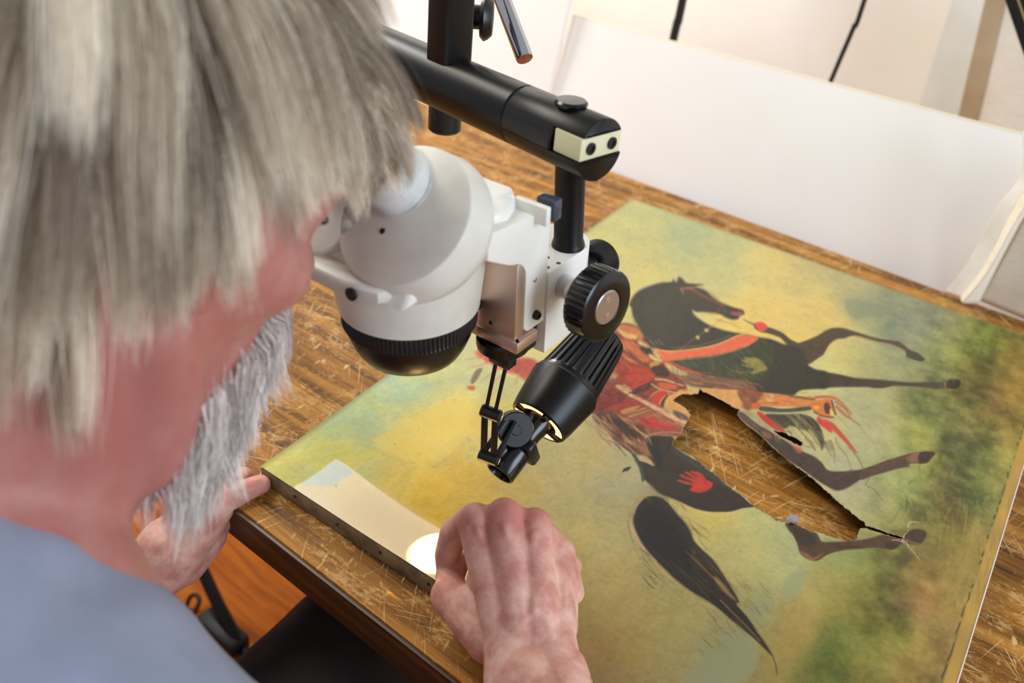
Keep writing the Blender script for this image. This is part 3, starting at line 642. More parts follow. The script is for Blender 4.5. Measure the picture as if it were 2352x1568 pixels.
def layer(P, sd, col, soft, a, idx):
    k = np.clip(.5 - sd/soft, 0, 1)*a; C[idx] = C[idx]*(1-k[:, None]) + np.asarray(col, float)*k[:, None]
def near(p, m):
    return np.nonzero((PXY[:, 0] > p[:, 0].min()-m) & (PXY[:, 0] < p[:, 0].max()+m) & (PXY[:, 1] > p[:, 1].min()-m) & (PXY[:, 1] < p[:, 1].max()+m))[0]
def segd(X, a, b):
    ab = b-a; t = np.clip(((X-a) @ ab)/max(ab @ ab, 1e-9), 0, 1); d = X-a-t[:, None]*ab; return np.hypot(d[:, 0], d[:, 1]), t
def polysd(X, p):
    ins = np.zeros(len(X), bool); d = np.full(len(X), 1e9); m = len(p)
    for i in range(m):
        a, b = p[i], p[(i+1) % m]; d = np.minimum(d, segd(X, a, b)[0])
        c = (a[1] > X[:, 1]) != (b[1] > X[:, 1])
        with np.errstate(divide='ignore', invalid='ignore'): xi = (b[0]-a[0])*(X[:, 1]-a[1])/(b[1]-a[1])+a[0]
        ins ^= c & (X[:, 0] < xi)
    return np.where(ins, -d, d)
def poly(q, pts, col, soft=3., a=1., sp=1, rough=0., tex=0., streak=None):
    p = Q(q, pts); p = spline(p, True, 4) if sp else p
    i = near(p, 14); X = PXY[i].copy()
    if rough: X += rough*np.stack([noise3(np.concatenate([X/5, X[:, :1]*0], 1), 3), noise3(np.concatenate([X/5, X[:, :1]*0+7], 1), 4)], 1)
    sd = polysd(X, p); c = np.asarray(col, float)[None]
    if tex: c = c + (tex*fbm(np.concatenate([X/9, X[:, :1]*0], 1), 3, 77))[:, None]*np.array([1, .8, .6])
    if streak:                                             # (angle, strength, colour): brush lines
        an, st, c2 = streak; e = np.array([math.cos(an), math.sin(an)]); f = np.array([-e[1], e[0]])
        t = fbm(np.stack([X @ e/60, X @ f/4.5, X[:, 0]*0], 1), 3, 55); k = np.clip((t-.05)*3, 0, 1)[:, None]*st; c = c*(1-k)+np.asarray(c2, float)*k
    layer(X, sd, c, soft, a, i)
def line(q, pts, w, col, soft=2.5, a=1.):
    p = spline(Q(q, pts), False, 5); n = len(p); ww = np.interp(np.linspace(0, 1, n), np.linspace(0, 1, len(w)), w) if hasattr(w, '__len__') else np.full(n, w)
    i = near(p, 10); X = PXY[i]; sd = np.full(len(X), 1e9)
    for k in range(n-1):
        d, t = segd(X, p[k], p[k+1]); sd = np.minimum(sd, d - (ww[k]*(1-t)+ww[k+1]*t)/2)
    layer(X, sd, col, soft, a, i)
# cleaned strip of sky, with pale blue near its end
poly(0, [(775,1056),(800,1070),(850,1108),(905,1148),(960,1185),(1010,1214),(1050,1245),(1090,1290),(1120,1400),(1000,1380),(985,1330),(900,1270),(800,1205),(700,1140),(676,1118),(700,1105),(740,1078),(765,1058)], (236, 218, 176), 3., .95, tex=5)
poly(0, [(850,1130),(900,1150),(1000,1215),(1060,1260),(1100,1400),(1000,1380),(900,1270),(780,1190),(790,1150)], (226, 206, 168), 46, .8)
poly(0, [(774,1058),(800,1074),(812,1088),(790,1098),(770,1112),(740,1118),(716,1116),(694,1112),(720,1092),(745,1074)], (204, 212, 204), 9, .95, tex=6)
poly(0, [(690,1116),(720,1120),(760,1150),(800,1190),(760,1172),(700,1140)], (232, 214, 186), 9, .7)
# soft clouds over the sky
for pts, c, a in (([(1130,640-0),(1200,600),(1210,640),(1150,700)], (190,178,112), .0),
    ([(905,985),(960,960),(1010,930),(1060,930),(1080,980),(1040,1040),(960,1060),(890,1040),(860,1010)], (216,188,90), .55),
    ([(1940,690),(1985,690),(2030,705),(2025,730),(1990,725),(1960,735)], (120,128,96), .6), ([(2035,738),(2058,735),(2056,752),(2036,756)], (104,116,90), .7),
    ([(1655,1455),(1700,1440),(1730,1470),(1740,1520),(1700,1568),(1580,1568),(1580,1545),(1610,1520),(1620,1500),(1655,1490)], (148,148,108), .75),
    ([(1800,1340),(1830,1310),(1850,1320),(1838,1360),(1800,1380)], (140,146,112), .6), ([(1720,1390),(1760,1370),(1770,1400),(1740,1430),(1715,1420)], (150,152,112), .5)):
    if a: poly(0, pts, c, 9, a, rough=2)
DK = (58, 54, 46); DK2 = (50, 44, 42); BR_ = (84, 60, 46)
# --- near hind leg and far legs of the horse
poly(1, [(2240,715),(2140,770),(2030,815),(1950,840),(1880,850),(1820,900),(1900,1010),(2035,1060),(2130,1000),(2190,945),(2240,880)], (76, 64, 46), 5)
poly(2, [(0,430),(100,410),(200,378),(320,330),(400,290),(460,250),(530,235),(620,240),(720,270),(830,305),(950,340),(1100,365),(1180,375),(1230,410),(1300,465),(1380,500),(1450,565),(1400,580),(1300,550),(1262,525),(1250,480),(1180,440),(1080,400),(940,370),(820,335),(740,318),(680,325),(620,345),(560,350),(500,380),(440,450),(410,510),(330,560),(250,600),(240,625),(120,640),(0,620)], (82, 64, 50), 4, tex=8)
poly(2, [(1262,525),(1300,480),(1380,500),(1450,565),(1400,582),(1300,550)], (70, 68, 58), 3)
line(2, [(740,322),(950,378),(1100,405),(1240,470)], [2,2,3], (150, 108, 70), 3, .7)
poly(2, [(0,560),(240,620),(330,660),(420,685),(560,710),(740,750),(880,760),(1000,770),(1100,780),(1300,800),(1420,800),(1520,795),(1600,800),(1680,780),(1690,840),(1640,860),(1560,865),(1450,850),(1300,840),(1160,835),(1090,842),(1020,855),(940,856),(860,845),(760,845),(600,845),(430,852),(280,865),(170,870),(100,920),(0,940)], (74, 62, 52), 4, tex=8)
poly(2, [(1690,775),(1740,768),(1810,775),(1815,830),(1770,868),(1700,862),(1650,850),(1680,810)], (52, 38, 32), 3, sp=1)
line(2, [(1655,800),(1665,850)], 3, (190, 120, 60), 3, .8)
line(2, [(760,748),(900,765),(1100,785)], [3, 2], (126, 86, 54), 3, .6)
# --- neck, chest and body
poly(1, [(205,440),(250,350),(330,290),(430,250),(540,220),(640,212),(655,185),(690,215),(712,160),(760,190),(800,225),(960,240),(880,262),(960,290),(1010,320),(1050,365),(1130,415),(1210,450),(1300,480),(1370,500),(1385,540),(1340,565),(1320,595),(1260,600),(1200,580),(1150,550),(1090,530),(980,520),(900,520),(850,500),(870,545),(920,590),(1000,640),(1090,680),(1200,715),(1330,740),(1420,755),(1530,780),(1660,800),(1790,850),(1900,870),(2000,930),(2040,1060),(2100,1110),(2240,1140),(2240,1300),(2100,1305),(1950,1330),(1880,1380),(1700,1360),(1400,1340),(1100,1290),(700,1200),(560,1050),(480,900),(400,880),(340,760),(290,660),(240,560),(228,480)], DK, 5, tex=9)
poly(1, [(300,420),(450,330),(620,300),(720,420),(700,700),(560,840),(430,840),(350,680),(290,540)], (66, 60, 50), 40, .8, tex=6)
poly(1, [(740,280),(860,270),(1000,330),(1100,410),(1080,520),(960,500),(840,480),(790,400)], (72, 60, 50), 18, .8)
line(1, [(220,400),(300,300),(430,250),(560,215)], [2, 3, 2], (110, 80, 60), 4, .5)
# bridle
line(1, [(820,270),(930,340),(1080,410),(1180,460)], [7, 6, 5], (118, 62, 44), 3, .85)
line(1, [(735,280),(870,275)], 6, (150, 84, 56), 3, .7); line(1, [(1180,450),(1130,480),(1115,530)], 6, (112, 54, 42), 3, .85)
line(1, [(740,290),(760,330)], 2.5, (190, 150, 110), 3, .6)
poly(1, [(1230,520),(1290,520),(1350,520),(1370,545),(1320,560),(1280,555)], (156, 66, 50), 3, .9)
poly(1, [(1160,490),(1210,480),(1240,520),(1260,570),(1200,575),(1160,540)], (66, 66, 56), 3, .8, tex=40)
# reins
line(1, [(1180,580),(1100,630),(990,715)], [1.6, 1.8], (170, 140, 84), 2.5, .9); line(1, [(990,715),(910,770),(800,850),(700,930),(600,1000)], [1.6, 1.3], (140, 104, 70), 2.5, .85)
poly(1, [(980,690),(1010,700),(1020,720),(985,725)], (186, 160, 104), 2.5); poly(1, [(890,765),(920,770),(925,795),(900,800)], (186, 160, 104), 2.5)
line(1, [(1100,600),(1250,640),(1350,690)], [3, 1], (150, 116, 74), 4, .6)
# chest tassels and the tip line
line(1, [(1380,600),(1450,635),(1490,655)], [1.5, 4], (70, 70, 54), 2.5)
poly(1, [(1485,640),(1560,625),(1610,650),(1630,690),(1590,720),(1540,715),(1500,690)], (204, 66, 54), 3)
poly(1, [(1480,650),(1500,695),(1560,730),(1620,740),(1700,765),(1760,790),(1800,830),(1850,865),(1950,850),(1860,800),(1790,740),(1700,700),(1630,680),(1600,715),(1540,715)], (74, 68, 46), 3)
# breast collar with red band and dark fringe
poly(1, [(640,1020),(860,990),(1100,960),(1300,910),(1450,850),(1540,800),(1640,830),(1700,900),(1680,1050),(1600,1200),(1400,1240),(1100,1190),(850,1100)], (62, 66, 46), 8, .85, tex=8, streak=(.75, .55, (86, 100, 56)))
poly(1, [(475,905),(600,920),(760,920),(900,900),(1060,870),(1200,820),(1300,775),(1400,755),(1530,785),(1460,850),(1330,900),(1150,950),(950,980),(760,1000),(640,1020),(560,1030),(520,980)], (206, 96, 58), 3, rough=1, tex=14)
line(1, [(480,905),(600,925),(760,915),(900,898),(1060,868),(1200,818),(1300,772),(1400,745)], 3.2, (206, 160, 92), 3, .9)
line(1, [(700,955),(900,935),(1100,900),(1300,840),(1440,790)], 3.5, (214, 84, 52), 4, .8)
line(1, [(640,890),(850,875),(1050,830),(1250,760)], 2, (150, 104, 64), 3, .7)
line(1, [(620,1025),(760,1010),(950,990),(1150,958),(1330,905),(1440,860)], 1.8, (178, 150, 84), 3, .7)
# yellow hand print
poly(1, [(1380,985),(1440,990),(1500,990),(1560,1020),(1610,1075),(1615,1120),(1560,1135),(1470,1150),(1480,1110),(1400,1080),(1360,1060),(1420,1050),(1350,1020),(1400,1010)], (128, 118, 54), 3.5, .95, rough=1.5, tex=22)
# saddle cloth edge below the collar
poly(1, [(560,1035),(640,1035),(760,1080),(900,1135),(1050,1175),(1240,1200),(1400,1230),(1500,1280),(1500,1340),(1300,1340),(1100,1300),(900,1275),(760,1255),(640,1190),(580,1110)], (110, 74, 56), 5, .95, streak=(.25, .6, (150, 104, 66)))
poly(1, [(560,1030),(620,1050),(700,1100),(800,1150),(780,1180),(680,1160),(600,1110)], (196, 166, 104), 4, .85, tex=20)
line(1, [(570,1035),(680,1070),(800,1120),(950,1160)], [4, 5, 3], (196, 56, 44), 3, .95)
poly(1, [(580,1110),(660,1190),(800,1240),(960,1250),(900,1270),(740,1255),(640,1200)], (206, 150, 76), 4, .7)
# --- the rider: red jacket, sash, feathers  (crop 3)
poly(3, [(470,0),(600,-40),(740,0),(790,100),(860,210),(960,350),(1010,380),(1060,460),(1200,560),(1240,650),(1120,740),(1000,800),(1010,860),(1120,940),(1260,960),(1240,1040),(1150,1130),(1000,1120),(850,1180),(700,1100),(560,980),(380,880),(240,880),(180,840),(240,740),(340,600),(420,460),(520,330),(540,180)], (120, 50, 36), 5, tex=16)
poly(3, [(500,10),(600,-20),(740,20),(790,110),(760,160),(640,110),(540,60)], (176, 110, 60), 6, .9, tex=14)
poly(3, [(540,30),(640,70),(740,90),(700,130),(600,110)], (206, 168, 100), 5, .8, tex=18)
poly(3, [(560,130),(700,160),(780,260),(880,330),(840,370),(740,330),(660,250),(570,190)], (178, 92, 52), 6, .9, tex=14)
poly(3, [(760,205),(830,190),(880,250),(860,290),(790,250)], (54, 38, 32), 4)
poly(3, [(740,150),(800,160),(860,210),(830,215),(760,185)], (204, 176, 116), 4, .9); poly(3, [(850,280),(900,300),(970,350),(950,370),(880,330)], (210, 186, 122), 4, .9)
poly(3, [(860,380),(930,350),(970,365),(930,420),(880,430)], (168, 124, 58), 4)
poly(3, [(560,260),(650,320),(740,370),(720,390),(620,340)], (196, 116, 68), 4, .7)
poly(3, [(480,340),(640,370),(760,400),(660,480),(600,560),(480,560),(430,460)], (140, 44, 26), 10, .9, tex=14)
poly(3, [(620,540),(650,470),(730,425),(830,425),(890,460),(905,520),(850,570),(740,620),(660,630),(610,590)], (162, 48, 30), 5, tex=12)
poly(3, [(680,670),(760,620),(880,570),(900,600),(800,680),(700,700)], (66, 30, 26), 5, .8)
poly(3, [(880,420),(980,400),(1040,440),(1060,510),(960,510),(900,480)], (58, 38, 30), 5)
poly(3, [(400,480),(480,470),(540,500),(470,570),(420,550)], (140, 124, 76), 5, .8, tex=26)
line(3, [(920,540),(1020,550),(1120,580),(1200,610)], [4, 3], (196, 172, 112), 3, .9); line(3, [(880,590),(960,640),(1060,670),(1150,690)], 3.5, (190, 160, 104), 3, .9)
poly(3, [(240,740),(330,660),(480,640),(600,690),(580,760),(430,810),(340,870),(240,880),(185,840)], (112, 30, 28), 6, tex=12)
poly(3, [(430,830),(560,770),(700,760),(760,790),(700,830),(560,860)], (140, 40, 34), 5, .9, tex=12)
line(3, [(350,850),(480,800),(600,740)], 2.5, (70, 22, 26), 4, .7); line(3, [(240,885),(330,885),(380,850)], 4, (60, 34, 36), 4, .8)
poly(3, [(950,575),(1080,590),(1150,620),(1100,650),(980,640)], (186, 82, 44), 4, .9)
poly(3, [(890,760),(920,690),(990,660),(1040,680),(990,730),(960,790),(910,800)], (178, 44, 34), 4)
line(3, [(860,740),(900,690),(980,650)], 4, (178, 120, 70), 3, .8); line(3, [(960,800),(990,740),(1060,690)], 4, (184, 140, 84), 3, .8)
line(3, [(1000,820),(1000,770),(1040,710)], 4, (50, 36, 30), 3, .9)
poly(3, [(1120,690),(1180,650),(1280,650),(1340,680),(1370,640),(1500,640),(1780,650),(1760,700),(1800,800),(1780,850),(1600,760),(1380,640),(1330,690),(1150,720),(1110,760),(1230,820),(1290,900),(1290,960),(1160,900),(1040,840),(1020,770),(1060,710)], (196, 138, 76), 4, tex=16)
poly(3, [(1280,600),(1500,610),(1800,650),(1780,640),(1500,630),(1300,620)], (112, 70, 50), 5, .7)
line(3, [(1130,580),(1300,590),(1500,620)], 4, (84, 66, 56), 4, .8)
# belt with its pale strap
poly(3, [(510,610),(560,600),(640,660),(640,700),(560,660)], (196, 168, 110), 4, .8, tex=26); poly(3, [(580,590),(620,600),(680,660),(640,670)], (180, 150, 90), 4, .8)
poly(3, [(640,680),(740,720),(900,800),(1050,880),(1180,940),(1250,970),(1240,1020),(1180,1000),(1040,930),(880,840),(740,760),(640,710)], (196, 152, 110), 3.5, tex=12)
line(3, [(780,740),(950,820),(1150,920)], 2, (168, 110, 76), 3, .7)
poly(3, [(1100,860),(1180,880),(1260,930),(1240,960),(1140,930)], (84, 66, 66), 4, .85)
# fringe area below the belt
poly(3, [(560,870),(700,810),(880,850),(1040,930),(1200,1010),(1160,1050),(960,1050),(880,1040),(760,1000),(640,930)], (134, 78, 48), 6, .95, streak=(-.3, .8, (184, 128, 76)))
poly(3, [(760,930),(840,940),(900,930),(980,1000),(1120,1030),(1130,1060),(980,1060),(860,1030),(780,990)], (178, 38, 32), 4)
poly(3, [(920,900),(1060,940),(1180,1010),(1200,1050),(1060,1020),(960,960)], (146, 72, 50), 4, .85, streak=(.55, .7, (104, 40, 34)))
poly(3, [(860,1090),(960,1050),(1080,1060),(1200,1040),(1160,1110),(1000,1110),(880,1130)], (128, 70, 52), 4, .95); line(3, [(870,1110),(1000,1085),(1160,1095)], 2.5, (176, 124, 88), 3, .8)
# feathers / loincloth
poly(3, [(280,900),(380,870),(520,900),(640,960),(760,1020),(860,1060),(820,1160),(840,1230),(940,1360),(960,1480),(860,1440),(760,1340),(640,1240),(520,1160),(400,1060),(300,970)], (92, 54, 40), 8, .97, streak=(.8, .9, (168, 128, 78)), tex=18)
poly(3, [(420,940),(560,960),(660,1020),(760,1110),(720,1160),(600,1100),(480,1020)], (62, 32, 32), 8, .85)
poly(3, [(700,1160),(800,1180),(860,1230),(930,1330),(860,1330),(760,1270)], (140, 96, 60), 6, .8, streak=(.8, .9, (96, 52, 44)))
poly(3, [(720,1330),(800,1320),(880,1380),(950,1470),(940,1500),(840,1440),(760,1390)], (178, 152, 98), 6, .95, tex=18)
line(3, [(440,1100),(540,1190),(660,1280),(720,1350)], [6, 4], (84, 36, 36), 3, .9); line(3, [(490,1170),(560,1260),(620,1330)], [4, 2], (66, 84, 78), 3, .85)
line(3, [(700,1320),(760,1420),(800,1560)], [8, 10], (62, 76, 58), 3, .9); line(3, [(300,1050),(420,1190),(500,1260),(540,1290)], [3, 1.5], (158, 104, 66), 3, .7)
line(3, [(320,1020),(370,1150),(380,1170)], [2, 1], (140, 84, 60), 3, .6); line(3, [(500,1310),(560,1320)], 2, (158, 110, 66), 3, .6); line(3, [(150,890),(210,980),(280,1020)], [4, 2], (150, 100, 66), 3, .6)
poly(3, [(580,1490),(600,1455),(670,1440),(640,1480),(600,1490),(585,1500)], (54, 62, 60), 2.5)
# --- rump, thigh and tail (crop 5)
poly(5, [(330,240),(380,205),(480,200),(570,215),(590,290),(640,340),(740,400),(840,450),(960,540),(1040,620),(1150,700),(1200,740),(1250,790),(1310,830),(1200,850),(1100,880),(1000,885),(880,880),(760,850),(650,800),(540,750),(440,710),(370,640),(320,590),(290,500),(260,430),(330,440),(400,470),(440,440),(400,380),(360,340)], (52, 42, 38), 4, tex=7, streak=(.55, .4, (64, 50, 42)))
poly(5, [(340,230),(420,220),(470,380),(460,500),(400,440),(380,330)], (26, 28, 36), 12, .9)
poly(5, [(440,520),(620,600),(700,700),(560,740),(440,700),(360,600)], (58, 46, 36), 22, .8)
poly(5, [(560,290),(640,340),(780,430),(900,520),(1030,620),(1160,710),(1120,700),(960,620),(800,500),(640,390),(560,330)], (66, 66, 62), 8, .8)
line(5, [(300,600),(290,500),(240,420)], 6, (62, 76, 60), 3, .9); line(5, [(335,200),(450,185),(590,200)], 3, (150, 110, 80), 3, .7)
# red hand print
HR = (184, 46, 34)
poly(5, [(760,600),(820,570),(880,600),(930,630),(900,680),(820,690),(760,700),(720,690),(750,650)], HR, 4, tex=14)
for pts, w in (([(780,610),(700,580),(640,555)], [8, 5]), ([(790,590),(730,550),(690,530)], [8, 5]), ([(830,590),(780,540),(740,520)], [8, 5]), ([(850,590),(820,550),(790,530)], [8, 5]), ([(760,640),(690,620),(620,600)], [7, 4]), ([(760,690),(820,700),(880,680)], [7, 6])): line(5, pts, w, HR, 4, .95)
line(5, [(620,605),(690,630)], 3, (190, 110, 76), 3, .6)
# tail
poly(5, [(160,1000),(190,880),(240,760),(300,690),(360,640),(440,700),(470,770),(560,880),(640,960),(700,1030),(760,1130),(700,1140),(560,1240),(420,1180),(300,1200),(220,1120),(175,1060)], (150, 122, 84), 7, .35)
TAIL = [(440,0),(420,60),(440,140),(490,250),(570,370),(690,490),(830,620),(960,720),(1100,800),(1200,870),(1320,970),(1450,1080),(1560,1170),(1660,1270),(1720,1330),(1750,1420),(1758,1500),(1748,1420),(1710,1300),(1640,1190),(1560,1080),(1480,960),(1380,840),(1400,810),(1340,700),(1240,540),(1160,420),(1060,330),(980,240),(960,180),(900,80),(830,0),(700,-140),(560,-160),(470,-80)]
poly(6, TAIL, (42, 36, 36), 5, tex=6, streak=(.78, .6, (86, 60, 40)))
poly(6, [(470,0),(470,120),(560,280),(700,400),(860,500),(960,520),(980,380),(900,220),(800,60),(700,-60),(560,-80)], (26, 28, 36), 26, .95)
poly(6, [(980,300),(1060,360),(1160,460),(1250,560),(1340,700),(1400,830),(1330,790),(1220,680),(1100,560),(960,440)], (62, 50, 34), 12, .6, streak=(.85, .9, (132, 96, 56)))
line(6, [(1180,590),(1260,690),(1370,800)], [5, 12, 3], (176, 142, 84), 6, .75)
line(6, [(900,340),(1040,470),(1150,580),(1250,700)], [1.5, 2.5, 2], (140, 96, 54), 3, .8); line(6, [(860,510),(960,600),(1080,700)], [1, 2, 1], (120, 88, 58), 3, .7)
line(6, [(1230,800),(1350,920),(1470,1040),(1600,1180)], [2, 2.5, 2], (168, 128, 62), 2.5, .85); line(6, [(1280,870),(1400,1000),(1540,1130)], [1, 2, 1], (130, 84, 50), 2.5, .7)
line(6, [(420,0),(430,120),(500,280),(620,420),(800,590),(960,720),(1100,820)], 1.8, (150, 104, 66), 3, .8)
for pts in ([(390,0),(380,120),(420,280),(500,420),(620,560),(760,680),(920,830)], [(370,60),(420,250),(560,420),(700,570),(830,670)], [(430,200),(540,400),(680,510)], [(830,0),(960,60),(1110,150)], [(900,80),(1000,140),(1060,210)], [(870,20),(940,120),(990,215)], [(1100,380),(1180,450),(1230,500)], [(1560,1080),(1660,1190),(1740,1310)], [(1190,430),(1230,500)]): line(6, pts, [1.6, 1.2, .6], (126, 104, 78), 2.5, .6)
poly(6, [(385,40),(440,150),(520,300),(640,430),(600,420),(480,300),(400,160)], (196, 172, 130), 6, .5)
# --- strip of canvas, dangling leg and stirrup gear right of the tear (crop 4)
poly(4, [(690,160),(900,180),(1100,200),(1290,220),(1300,290),(1100,290),(860,290),(780,320),(720,300),(690,240)], (196, 118, 60), 4, tex=16)
poly(4, [(690,150),(820,160),(880,190),(830,260),(780,310),(740,310),(700,240),(680,190)], (112, 62, 42), 6, .85, tex=26)
line(4, [(670,200),(690,230),(710,265)], 3.5, (190, 156, 100), 3, .8); poly(4, [(900,190),(960,190),(970,240),(930,260),(900,230)], (190, 140, 92), 4, .8, tex=30)
line(4, [(1100,205),(1290,232)], 5, (92, 74, 44), 3, .8); line(4, [(850,262),(1000,262)], 2.5, (148, 76, 40), 3, .6)
poly(4, [(800,270),(850,265),(860,300),(810,310)], (196, 84, 48), 4)
poly(4, [(690,320),(780,330),(870,390),(960,470),(930,480),(850,430),(760,370)], (150, 140, 104), 4, .95, tex=22)
poly(4, [(850,295),(900,288),(1050,305),(1260,285),(1275,310),(1200,325),(1050,335),(870,325)], (74, 80, 64), 3, tex=14); line(4, [(850,335),(1000,350),(1250,335)], 3.5, (156, 142, 92), 4, .8)
poly(4, [(830,335),(870,340),(960,400),(1040,460),(1060,490),(1000,480),(930,440),(870,390)], (176, 44, 40), 3)
poly(4, [(900,350),(1050,350),(1200,350),(1290,390),(1340,460),(1370,560),(1360,630),(1320,600),(1250,500),(1160,460),(1100,440),(1050,460),(960,400)], (64, 58, 48), 4, .95, streak=(.75, .7, (120, 106, 68)))
for pts in ([(1140,470),(1200,550),(1280,630)], [(1200,480),(1280,560),(1330,640)], [(1250,480),(1320,570),(1345,640)], [(1100,450),(1130,510),(1190,560)]): line(4, pts, [4, 6, 3], (176, 162, 104), 3, .75)
for pts in ([(1160,460),(1230,540),(1300,640)], [(1290,500),(1340,590),(1350,640)]): line(4, pts, [2, 2], (70, 58, 44), 2.5, .8)
# boot and its red tassels
poly(4, [(1260,270),(1310,240),(1400,225),(1430,250),(1440,330),(1420,370),(1340,350),(1280,320)], (196, 110, 54), 3, tex=12)
poly(4, [(1285,285),(1330,285),(1330,305),(1300,310)], (216, 152, 56), 2.5); poly(4, [(1370,270),(1400,255),(1420,300),(1405,350),(1375,330)], (84, 54, 44), 3)
poly(4, [(1415,320),(1430,310),(1450,370),(1430,375)], (204, 180, 70), 2.5); line(4, [(1430,240),(1445,300),(1460,350)], 4, (96, 62, 48), 3)
line(4, [(1290,330),(1360,365),(1440,375)], 4, (120, 60, 48), 3); line(4, [(1300,215),(1400,210),(1470,230),(1530,280),(1590,350)], [6, 5, 3], (184, 84, 52), 3)
line(4, [(1460,250),(1540,310),(1590,390),(1660,440)], [3, 2.5, 1.5], (104, 78, 52), 2.5, .85); line(4, [(1470,290),(1530,350),(1580,390)], [6, 7, 2], (168, 86, 56), 4, .85)
line(4, [(1600,400),(1700,500),(1770,600)], [1.8, 1, .6], (140, 122, 84), 2.5, .6); line(4, [(1480,370),(1560,450),(1600,470)], [1.5, 1], (130, 110, 76), 2.5, .6)
poly(4, [(1315,370),(1345,375),(1400,440),(1440,480),(1500,540),(1560,600),(1600,640),(1640,665),(1600,610),(1540,530),(1470,450),(1440,420),(1400,400)], (176, 66, 48), 4, .95)
poly(4, [(1315,372),(1350,390),(1420,450),(1430,500),(1370,460),(1325,420)], (198, 46, 44), 4, .95)
for pts in ([(1460,540),(1480,600),(1550,690),(1580,790)], [(1560,610),(1640,700),(1680,790)], [(1380,570),(1400,640),(1440,700)], [(1420,560),(1450,650),(1450,740)], [(1600,640),(1660,740),(1690,800)]): line(4, pts, [2.6, 1.8, 1.2], (112, 92, 62), 2.5, .75)
poly(4, [(1360,590),(1420,560),(1450,640),(1400,640)], (120, 106, 72), 5, .6)
line(7, [(830,330),(850,370),(820,430),(830,455),(900,490),(950,560),(975,580)], [2.2, 1.8, 1.2], (96, 80, 56), 2.5, .8)
# near foreleg under the strip
poly(4, [(660,350),(700,330),(760,370),(850,440),(960,500),(1060,560),(1130,610),(1200,650),(1290,690),(1350,740),(1400,800),(1500,810),(1620,800),(1720,780),(1916,710),(1916,790),(1780,820),(1700,850),(1620,900),(1540,950),(1460,968),(1400,940),(1320,890),(1230,820),(1110,740),(980,640),(850,520),(760,440),(700,400)], (72, 54, 48), 4, tex=9)
poly(4, [(690,340),(760,380),(860,460),(940,520),(900,540),(800,460),(700,390)], (96, 76, 62), 6, .7, tex=24)
poly(4, [(1110,600),(1170,610),(1200,650),(1160,660)], (168, 84, 56), 5, .7); poly(4, [(870,490),(930,500),(950,540),(900,540)], (132, 84, 56), 6, .7)
poly(4, [(1220,830),(1320,910),(1400,965),(1460,970),(1380,940),(1310,890)], (176, 164, 110), 3, .8)
line(4, [(1400,940),(1460,968),(1540,950),(1640,895)], 2.5, (140, 96, 56), 3, .8)
poly(7, [(800,300),(900,270),(1000,230),(1080,200),(1180,170),(1270,150),(1320,148),(1440,150),(1410,200),(1370,245),(1300,252),(1220,250),(1210,280),(1150,290),(1060,310),(960,340),(860,370),(780,400),(760,340)], (86, 62, 48), 4, tex=12)
poly(7, [(1180,200),(1260,155),(1310,155),(1280,240),(1220,240)], (132, 90, 66), 5, .8, tex=20); poly(7, [(1310,150),(1440,150),(1400,210),(1360,245),(1290,240)], (58, 42, 36), 4, .9)
line(4, [(1590,800),(1500,850),(1440,880)], [6, 4], (96, 66, 44), 5, .5)
# hind leg along the bottom of the tear
poly(7, [(95,790),(200,800),(300,850),(380,890),(420,955),(520,960),(640,960),(760,945),(880,920),(980,890),(1060,905),(1160,935),(1110,1000),(1060,1025),(980,1015),(880,1010),(760,1020),(640,1030),(540,1050),(460,1080),(400,1120),(350,1130),(270,1100),(220,1050),(200,980),(160,900),(120,850)], (84, 58, 42), 4, tex=10)
poly(7, [(110,800),(220,830),(330,890),(380,960),(320,1000),(230,980),(180,900)], (62, 46, 40), 9, .85)
poly(7, [(990,960),(1060,960),(1110,990),(1060,1022),(1000,1010)], (60, 46, 40), 5, .9); poly(7, [(230,1040),(300,1070),(350,1100),(440,1060),(350,1125),(270,1095)], (140, 92, 52), 5, .8)
poly(7, [(1040,850),(1130,845),(1200,870),(1160,910),(1060,880)], (110, 92, 52), 6, .8)
poly(7, [(1170,900),(1200,860),(1280,842),(1350,860),(1360,900),(1330,960),(1280,985),(1210,970),(1170,940)], (70, 52, 44), 5, .95, tex=10); line(7, [(1180,930),(1230,960),(1290,975)], 3.5, (150, 100, 60), 3, .7)
poly(7, [(1180,1040),(1240,1100),(1160,1180),(1100,1200),(1120,1100)], (86, 76, 46), 16, .7, rough=3)
# pale cracks where the paint broke
for pts in ([(1140,945),(1190,960),(1210,1010),(1250,1050),(1310,1135)], [(1150,935),(1170,890),(1210,850)], [(1200,820),(1215,785),(1260,780),(1300,795)], [(1060,940),(1130,945),(1180,985)], [(800,815),(880,835),(960,880)]):
    p = Q(7, pts); p = spline(p, False, 8); p += rng.normal(0, .9, p.shape); line(0, p, [1.8, 1.2, .6], (214, 190, 150), 2, .9)
# bottom border: dotted dark nail line and ochre tacking strip
def edge_u(uu_): return uu_
eu = u[:, 0]; k = np.clip((eu-.982)/.003, 0, 1); strip_c = np.stack([168+22*n1, 132+18*n1, 62+10*n2], 1); C = C*(1-k[:, None]) + strip_c*k[:, None]
k = np.clip(1-np.abs(eu-.981+.0010*noise3(np.concatenate([v*90, v*0, v*0], 1), 3))/.0018, 0, 1)*np.clip(.4+2.2*noise3(np.concatenate([v*120, v*0, v*0+4], 1), 9), 0, 1); C = C*(1-k[:, None]*.8) + np.array([66, 48, 34])*k[:, None]*.8
# darker worn rim on the sky side
k = np.clip(1-eu/.012, 0, 1)*.55; C = C*(1-k[:, None]) + np.array([120, 118, 74])*k[:, None]
k = np.clip(1-(1-v[:, 0])/.010, 0, 1)*.5; C = C*(1-k[:, None]) + np.array([122, 112, 66])*k[:, None]
